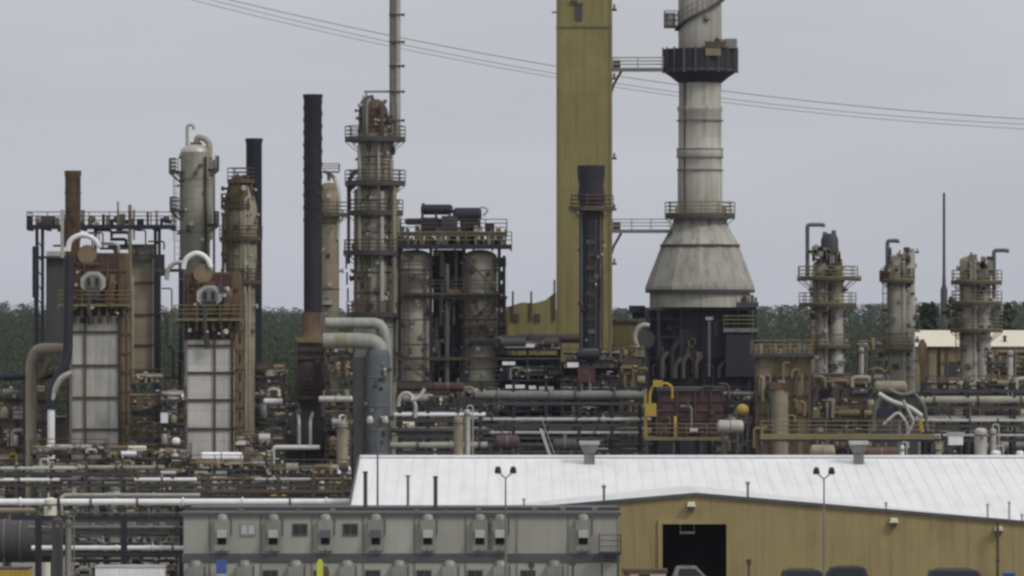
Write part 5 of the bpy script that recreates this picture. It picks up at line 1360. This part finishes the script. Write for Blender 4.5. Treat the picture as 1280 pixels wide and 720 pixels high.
m = T.mb(); m.lathe(1153, 0, [(2, 424), (5.5, 431), (5.5, 450), (3, 460), (3, T.g)], 18); T.p('hopper', m, 'rust_tan')
m = T.mb(); m.box(1171, 1176, 436, T.g, -2, 2); T.p('brown_post', m, 'brown_rust')
m = T.mb(); m.box(1160, 1190, 433, 437, -3, 3); T.p('cross_arm', m, 'brown_steel')
m = T.mb(); m.box(1177, 1186, 452, 457, -3, 3); T.p('bracket', m, 'yellow_steel')
rack('black pipe rack behind the white roof below the hooked vent columns', 'rack below the hooked vent columns', [1157, 1210, 1268, 1320], 478,
     [(484, []), (505, [('insulation', 5, 4), ('insulation', 4, 16), ('pale_steel', 2.4, 26)]), (528, [('pale_steel', 2.2, 1), ('insulation_light', 4, 10), ('dark_steel', 3, 20)]), (546, [('pale_steel', 1.8, 1), ('dark_steel', 3, 8), ('insulation', 4, 18)])], 400)
module('dark grey pipework structure packed behind the rack below the hooked vent columns', 1160, 1290, 486, 410, 42, DK + GR, 27, frame='black_steel', rail='dark_steel', dens=1.7)
T = Thing('cabinet', 'white equipment cabinet between black rack posts', 'cabinet', 1194, 390)
m = T.mb(); m.box(1185, 1203, 543, 556, -10, 4); T.p('body', m, 'white_paint'); m = T.mb(); m.box(1183, 1205, 540.5, 542.9, -12, 6); T.p('roof', m, 'pale_steel')
for x in (1187, 1201): m = T.mb(); m.box(x - 1, x + 1, 556.1, T.g, -8, 2); T.p('leg', m, 'dark_steel')
drum_v('silver upright tank between black rack posts near the cabinet', 1226, 8, 539, 390, 'pale_steel')
drum_v('narrow silver upright tank standing against the wider silver one', 1241, 4.5, 538, 391, 'insulation_light')
for u, r, lab in ((1173, 4, 'small tan drum just behind the ridge near the white cabinet'), (1128, 2.4, 'small white post vessel just behind the ridge by the walkway end'), (1245, 6, 'low white drum just behind the ridge by the silver tanks'), (1275, 5, 'low pale drum just behind the ridge past the silver tanks')):
    drum_v(lab, u, r, 558 if r < 5 else 566, 380, 'insulation_tan' if r == 4 else 'white_paint')
drum_h('rusty brown horizontal drum under the yellow-brown walkway', 1080, 1124, 566, 7, 386, 'brown_rust')
drum_h('tan horizontal drum under the near end of the yellow-brown walkway', 1012, 1044, 564, 8, 386, 'insulation_tan')

# ---- left side: decks, pipes and racks round the heaters
module('tan and grey pipe structure behind the second heater and the tan column', 318, 356, 470, 420, 51, GR + LT, 22, dens=1.8)
module('rusty pipe platform filling the gap before the first heater frame', 164, 200, 478, 396, 52, YE + GR, 24, dens=1.9)
module('grey pipe platform beside the second heater buttress', 203, 230, 500, 394, 53, LT + GR, 23, dens=2)
module('low grey pump deck before the black furnace', 296, 338, 556, 392, 54, LT + YE, 20, dens=2)
module('low cluttered deck at the foot of the looping tan duct', -16, 56, 496, 412, 55, LT + GR + ['bright_yellow'], 24, dens=1.8)
module('low grey deck of small pumps before the first heater', 40, 130, 566, 384, 56, LT + GR, 20, dens=2, D=26)
module('low brown deck of small pumps between the two heaters', 132, 236, 572, 382, 57, GR + YE + LT, 20, dens=2, D=26)
module('low yellow stained deck of pipes in front of the second heater', 238, 332, 586, 378, 58, YE + LT + ['bright_yellow'], 19, dens=2, D=26)
module('low white and rust pipe deck in front of the black furnace', 334, 436, 592, 376, 59, LT + YE + ['bright_yellow'], 19, dens=2, D=26)
drum_h('white lagged drum on the low deck before the second heater', 250, 304, 572, 7, 384, 'white_paint', vb=586)
drum_h('white capsule drum by the rusty platform between the heaters', 158, 184, 563, 6, 386, 'cream_paint', vb=574)
drum_h('short white drum seen past the second heater buttress', 329, 354, 502, 4, 412, 'white_paint', vb=516)
rack('low grey pipe rack along the front of the first heater', 'rack before the first heater', [-24, 20, 64, 108, 152, 196], 582,
     [(588, [('pale_steel', 2.2, 2, -30, 96), ('insulation', 3, 10, 40, 205), ('grey_steel', 2, 18)]), (602, [('white_paint', 2.2, 2, -30, 74), ('grey_steel', 2.6, 9), ('insulation', 2.4, 18, 96, 200), ('brown_steel', 2, 26)])], 372, D=32, mt='dark_steel')
rack('low grey pipe rack along the front of the second heater and black furnace', 'rack before the second heater', [172, 216, 260, 304, 348, 392, 428], 594,
     [(602, [('white_paint', 2.4, 2, 168, 246), ('pale_steel', 2.2, 9, 318, 388), ('rusty', 2.2, 17), ('grey_steel', 2.2, 25)]), (618, [('brown_steel', 2.4, 2, 240, 430), ('dark_steel', 3, 10), ('tan_box', 3, 19, 180, 330)])], 366, D=32, mt='brown_steel')
# long white pipe right behind the cabins and the short length above it
T = pipeline('long thick white pipe running straight behind the office cabins to the warehouse', -60, 446, 627.5, 4.2, 340, 'white_paint', drops=False)
for x in range(-50, 440, 62):
    m = T.mb(); m.box(x - 2, x + 2, 631.8, T.g, -3, 3); T.p('support', m, 'dark_steel')
pipeline('second thick white pipe above the long one, ending over the black beam', 76, 250, 619, 2.6, 344, 'insulation_light', drops='left', vb=640)
pipeline('pale pipe along the edge of the yard above the dark tank', -60, 44, 638, 3.2, 332, 'insulation_tan', drops=False)
drum_v('squat white vessel standing astride the long white pipe', 63, 8, 626, 326, 'cream_paint')
# ------------------------------------------------------------------ front left yard
T = drum_h('big dark grey horizontal tank behind the black yard frame', -70, 84, 676, 27, 318, 'dark_steel')
rack('black steel yard frame carrying the black beam left of the office cabins', 'black yard frame', [46, 153, 226], 645,
     [(647, []), (662, [('grey_steel', 2.6, 2), ('pale_steel', 2, 12)]), (688, [('white_paint', 3, 1), ('insulation_light', 3, 12), ('brown_steel', 2, 22)])], 312, D=34)
T = Thing('beam', 'thick black horizontal beam over the yard frame', 'beam', 150, 310, v=650)
m = T.mb(); m.box(14, 228, 644.5, 650, -2, 2); T.p('web', m, 'black_steel')
for x in (48, 155): m = T.mb(); m.box(x - 4, x + 4, 650.1, T.g, -2, 2.4); T.p('column', m, 'black_steel')
module('grey pump skid packed under the black yard frame', 84, 222, 662, 316, 61, GR + DK, 24, dens=1.9, D=26, frame='dark_steel', rail='grey_steel')
drum_v('tall dark ribbed vessel between the dark tank and the pumps', 72, 7, 650, 308, 'dark_steel')
drum_v('slim grey vessel next to the tall dark ribbed one', 86, 3.5, 652, 307, 'grey_steel')
T = Thing('shipping_container', 'white corrugated container with dark end logo panel at the bottom edge', 'container', 163, 300)
T.o['label'] = 'white corrugated container standing below the pumps left of the office cabins'
m = T.mb(); m.box(121, 206, 709, 757, -20, 26); b_ = T.p('box', m, 'white_paint')
for x in range(125, 204, 5): m = T.mb(); m.box(x, x + 2.4, 711, 755, -20.8, -20.1); T.p('corrugation', m, 'white_paint', b_)
m = T.mb(); m.box(120, 207, 707, 708.9, -21, 27); T.p('roof_rail', m, 'pale_steel', b_)
T = Thing('shipping_container', 'yellow container with red brown roof edge below the dark tank', 'container', 10, 302)
m = T.mb(); m.box(-50, 37, 711, 757, -16, 30); b_ = T.p('box', m, 'bright_yellow')
for x in range(-46, 36, 5): m = T.mb(); m.box(x, x + 2.4, 713, 755, -16.8, -16.1); T.p('corrugation', m, 'bright_yellow', b_)
m = T.mb(); m.box(-51, 38, 709.5, 710.9, -17, 31); T.p('roof_rail', m, 'red_brown', b_)
T = Thing('person', 'worker in yellow high visibility jacket standing before the office cabins', 'person', 401, 296) if False else None
T = Thing('cabinet', 'narrow yellow-green upright cabinet in front of the lower office cabins', 'cabinet', 401, 297)
m = T.mb(); m.box(396, 404, 702, T.g, -4, 3); T.p('body', m, 'hivis'); m = T.mb(); m.box(404.1, 410, 708, T.g, -4, 3); T.p('brown_side', m, 'brown_rust'); m = T.mb(); m.box(398, 402, 699, 701.9, -2, 1); T.p('cap', m, 'hivis')

# ------------------------------------------------------------------ floodlight poles
def flood(label, u, vl, Y, pale=False):
    T = Thing('floodlight_pole', label, 'floodlight', u, Y, group=None)
    m = T.mb(); m.lathe(u, 0, [(.9, vl + 10), (1.9, T.g)], 12); T.p('pole', m, 'grey_steel' if not pale else 'blue_grey')
    m = T.mb(); m.tube((u - 9, vl + 3, 0), (u, vl + 11, 0), .8, n=6); m.tube((u, vl + 11, 0), (u + 9, vl + 3, 0), .8, n=6); T.p('cross_arm', m, 'dark_steel')
    for d in (-1, 1):
        c = u + 9.5 * d
        m = T.mb(); m.lathe(c, 0, [(2.0, vl - 4), (3.4, vl - 2), (4.4, vl + 3), (4.0, vl + 4.2)], 14); lp = T.p('lamp_head', m, 'pale_steel' if pale else 'black_steel')
        m = T.mb(); m.lathe(c, 0, [(3.8, vl + 4.3), (2.6, vl + 5.3)], 14); T.p('lens', m, 'lamp_glass', lp)
flood('twin headed floodlight pole in front of the blue grey duct', 472, 524, 314, True)
flood('twin headed floodlight pole against the white roof above the office cabins', 632, 587, 294)
flood('twin headed floodlight pole in front of the tan gable past the open doorway', 1030, 588, 298)
T = Thing('drain_pipe', 'thin brown downpipe on the tan gable wall near the picture edge', 'pipe', 1247, 318.2)
m = T.mb(); m.tube((1247, 652, 0), (1247, T.g, 0), 1.7, n=8); T.p('pipe', m, 'brown_steel'); 
for v in (668, 700): m = T.mb(); m.box(1244, 1250, v, v + 2, -2.2, 1.5); T.p('clip', m, 'dark_steel')

# ------------------------------------------------------------------ vehicles parked in front of the warehouse (only their upper halves reach the picture)
def car(label, u, Y, mt, kind='suv', L=4.7, Wd=1.9, H=1.75, face=1, group='vehicles parked in front of the warehouse', cat='car', side=True):
    """body runs along x (side on)"""
    T = Thing('parked_car', label, cat, u, Y, group=group); s = T.s
    def prism(name, prof, w0, w1, inset, m_, par=None):
        m = T.mb(); n = len(prof); P = []
        for w_, ins in ((w0, 0), (w1, 0)):
            for x, z in prof: P.append((u + face * x / s, T.g - z / s, w_ / s))
        m.add(P, [tuple(range(n)), tuple(range(n, 2 * n))[::-1]] + [(k, n + k, n + (k + 1) % n, (k + 1) % n) for k in range(n)])
        return T.p(name, m, m_, par)
    h = L / 2
    if kind == 'suv':
        lower = [(-h, .35), (-h, .95), (-h + .1, 1.05), (h - 1.1, 1.05), (h - .1, .9), (h, .7), (h, .35)]
        cab = [(-h + .12, 1.06), (-h + .38, H - .06), (-h + .6, H), (h - 2.1, H), (h - 1.85, H - .05), (h - 1.2, 1.06)]
    elif kind == 'pickup':
        lower = [(-h, .45), (-h, 1.05), (h - 1.3, 1.08), (h - .1, .98), (h, .8), (h, .45)]
        cab = [(-.55, 1.09), (-.42, H - .05), (-.3, H), (h - 2.25, H), (h - 2.0, H - .06), (h - 1.35, 1.09)]
    else:
        lower = [(-h, .35), (-h, .85), (-h + .8, .95), (h - 1.2, .92), (h - .1, .75), (h, .6), (h, .35)]
        cab = [(-h + .7, .96), (-h + 1.3, H - .03), (-h + 1.6, H), (h - 2.3, H), (h - 1.9, H - .06), (h - 1.1, .94)]
    body = prism('body', lower, -Wd / 2, Wd / 2, 0, mt)
    cb = prism('cabin', cab, -Wd / 2 + .12, Wd / 2 - .12, 0, mt)
    # glazing slightly proud of the cabin sides
    c0, c1 = cab[0][0], cab[-1][0]; g = [(cab[1][0] + .12, 1.16), (cab[1][0] + .2, H - .14), (cab[-2][0] - .12, H - .14), (cab[-1][0] - .28, 1.16)]
    prism('side_window', g, -Wd / 2 + .085, -Wd / 2 + .115, 0, 'glass_dark', cb)
    prism('side_window', g, Wd / 2 - .115, Wd / 2 - .085, 0, 'glass_dark', cb)
    for x in (-h + .85, h - .9):
        for w_ in (-Wd / 2 + .02, Wd / 2 - .22):
            m = T.mb(); c = (u + face * x / s, T.g - .36 / s, w_ / s); m.tube(c, (c[0], c[1], c[2] + .2 / s), .36 / s, n=20); wh = T.p('wheel', m, 'rubber')
            m = T.mb(); m.tube((c[0], c[1], c[2] - .012 / s), (c[0], c[1], c[2] - .004 / s), .2 / s, n=14); T.p('rim', m, 'car_silver', wh)
    for x in (h - .05, -h - .01):
        m = T.mb(); m.box(u + face * x / s - .6, u + face * x / s + .6, T.g - .86 / s, T.g - .7 / s, (-Wd / 2 + .1) / s, (-Wd / 2 + .45) / s); T.p('headlight' if x > 0 else 'tail_light', m, 'lamp_glass' if x > 0 else 'red_brown')
    if kind == 'suv':
        for w_ in (-.62, .62): m = T.mb(); m.box(u + face * (-h + .7) / s if face > 0 else u - (h - 2.2) / s, u + (h - 2.2) / s if face > 0 else u + (h - .7) / s, T.g - (H + .07) / s, T.g - (H + .03) / s, w_ / s - .4, w_ / s + .4); T.p('roof_rail', m, 'dark_steel', cb)
    return T
car('dark teal sport utility car parked beneath the floodlight pole', 1016, 309, 'car_dark', 'suv', 4.6, 1.9, 1.93)
car('dark slate car partly behind the dark teal one beneath the floodlight', 1046, 313, 'car_navy', 'suv', 4.4, 1.85, 1.9, -1)
car('longest dark vehicle parked near the thin brown downpipe', 1206, 308, 'car_dark', 'suv', 5.2, 1.95, 2.0)
car('silver and black car parked inside the open doorway', 872, 316, 'ac_grey', 'suv', 3.6, 1.75, 1.8, cat='car')
T = Thing('truck', 'small yellow and white truck with brown roof between the cabins and the doorway', 'truck', 806, 308)
m = T.mb(); m.box(788, 832, 716, 742, -14, 18); b_ = T.p('box_body', m, 'cream_paint')
m = T.mb(); m.box(778, 834, 711.5, 715.8, -16, 20); T.p('roof', m, 'brown_rust')
m = T.mb(); m.box(780, 786, 717, 742, -12, 16); T.p('cab', m, 'bright_yellow')
m = T.mb(); m.box(798, 812, 717, 728, -14.8, -14.1); T.p('window', m, 'glass_dark', b_)
for x in (788, 824): m = T.mb(); m.tube((x, T.g - 7, -13), (x, T.g - 7, -8), 7, n=18); T.p('wheel', m, 'rubber')
T = Thing('crate', 'bright blue bin standing by the tan wall past the downpipe', 'bin', 1261, 310)
m = T.mb(); m.box(1254, 1268, 718, T.g, -8, 6); T.p('body', m, 'blue_paint'); m = T.mb(); m.box(1253, 1269, 715.6, 717.9, -9, 7); T.p('lid', m, 'blue_paint')
def bush(u, Y, vtop, width, label):
    T = Thing('bush', label, 'bush', u, Y); s = T.s; W = T.W((u, vtop, 0)); hm = (T.g - vtop) * s
    m = T.mb(); m.tube((u, T.g, 0), (u, vtop + 12, 0), .8, .3, n=6); T.p('stem', m, 'bark')
    V = crowns(np.array([W.x, W.x + .2]), np.array([W.y, W.y]), np.array([W.z - hm * .42, W.z - hm * .6]), np.full(2, width * s * .4), np.full(2, hm * .4), 260, .12, np.zeros(2, bool)) - np.array(T.loc)
    o = bpy.data.objects.new('foliage', quads('foliage', V, 'leaves')); COL.objects.link(o); o.parent = T.o
for u, lab in ((936, 'thin post by the doorway with a small top box'),):
    T = Thing('bollard', lab, 'post', u, 312)
    m = T.mb(); m.tube((u, 706, 0), (u, T.g, 0), 1.6, n=8); T.p('post', m, 'brown_steel'); m = T.mb(); m.box(u - 3, u + 3, 699, 705.9, -2, 2); T.p('top_box', m, 'brown_steel')
for u, v, lab in ((716, 700, 'dark upright fitting on a post before the cabins, near their doorway end'), (664, 703, 'slim dark post before the lower cabins, left of the upright fitting')):
    T = Thing('bollard', lab, 'post', u, 296)
    m = T.mb(); m.tube((u, v + 7, 0), (u, T.g, 0), 1.5, n=8); T.p('post', m, 'dark_steel'); m = T.mb(); m.box(u - 4, u + 4, v, v + 6.9, -2, 2); T.p('top_box', m, 'dark_steel')

# ------------------------------------------------------------------ overhead power lines far behind, with their towers beyond the frame edges
def line(label, pts, Y, r, group=None):
    T = Thing('power_line', label, 'cable', pts[0][0], Y, v=pts[0][1], group='overhead power lines')
    m = T.mb(); xs_ = [p[0] for p in pts]; vs_ = [p[1] for p in pts]
    c = np.polyfit(xs_, vs_, 2); P = []
    for k in range(61):
        x = -160 + (1480 + 160) * k / 60; P.append((x, float(np.polyval(c, x)), 0))
    for a, b in zip(P, P[1:]): m.tube(a, b, r, n=6, cap=False)
    T.p('cable', m, 'cable')
line('upper power cable sagging across the sky behind the stacks', [(285, 0), (480, 42), (690, 80), (920, 118), (1280, 148)], 640, .6)
line('middle power cable sagging across the sky just under the upper one', [(262, 0), (480, 49), (690, 92), (920, 125), (1280, 155)], 644, .5)
line('lowest power cable sagging across the sky behind the stacks', [(240, 0), (480, 56), (690, 96), (920, 130), (1280, 161)], 648, .45)

# ------------------------------------------------------------------ thin even haze
hm_ = bpy.data.materials.new('haze'); hm_.use_nodes = True
hn, hl = hm_.node_tree.nodes, hm_.node_tree.links; hn.clear()
ho = hn.new('ShaderNodeOutputMaterial'); hv = hn.new('ShaderNodeVolumePrincipled')
hv.inputs['Color'].default_value = (.86, .92, 1, 1); hv.inputs['Density'].default_value = .00004
hl.new(hv.outputs[0], ho.inputs['Volume'])
HZ = True
if HZ:
    me = bpy.data.meshes.new('haze')
    x0, x1, y0, y1, z0, z1 = -5200, 5200, -70, 6600, -8, 66
    me.from_pydata([(x, y, z) for z in (z0, z1) for y in (y0, y1) for x in (x0, x1)], [], [(0, 2, 3, 1), (4, 5, 7, 6), (0, 1, 5, 4), (2, 6, 7, 3), (0, 4, 6, 2), (1, 3, 7, 5)])
    me.materials.append(hm_); o = bpy.data.objects.new('haze', me); COL.objects.link(o); o['kind'] = 'stuff'
    o['label'] = 'thin pale haze over the whole site'
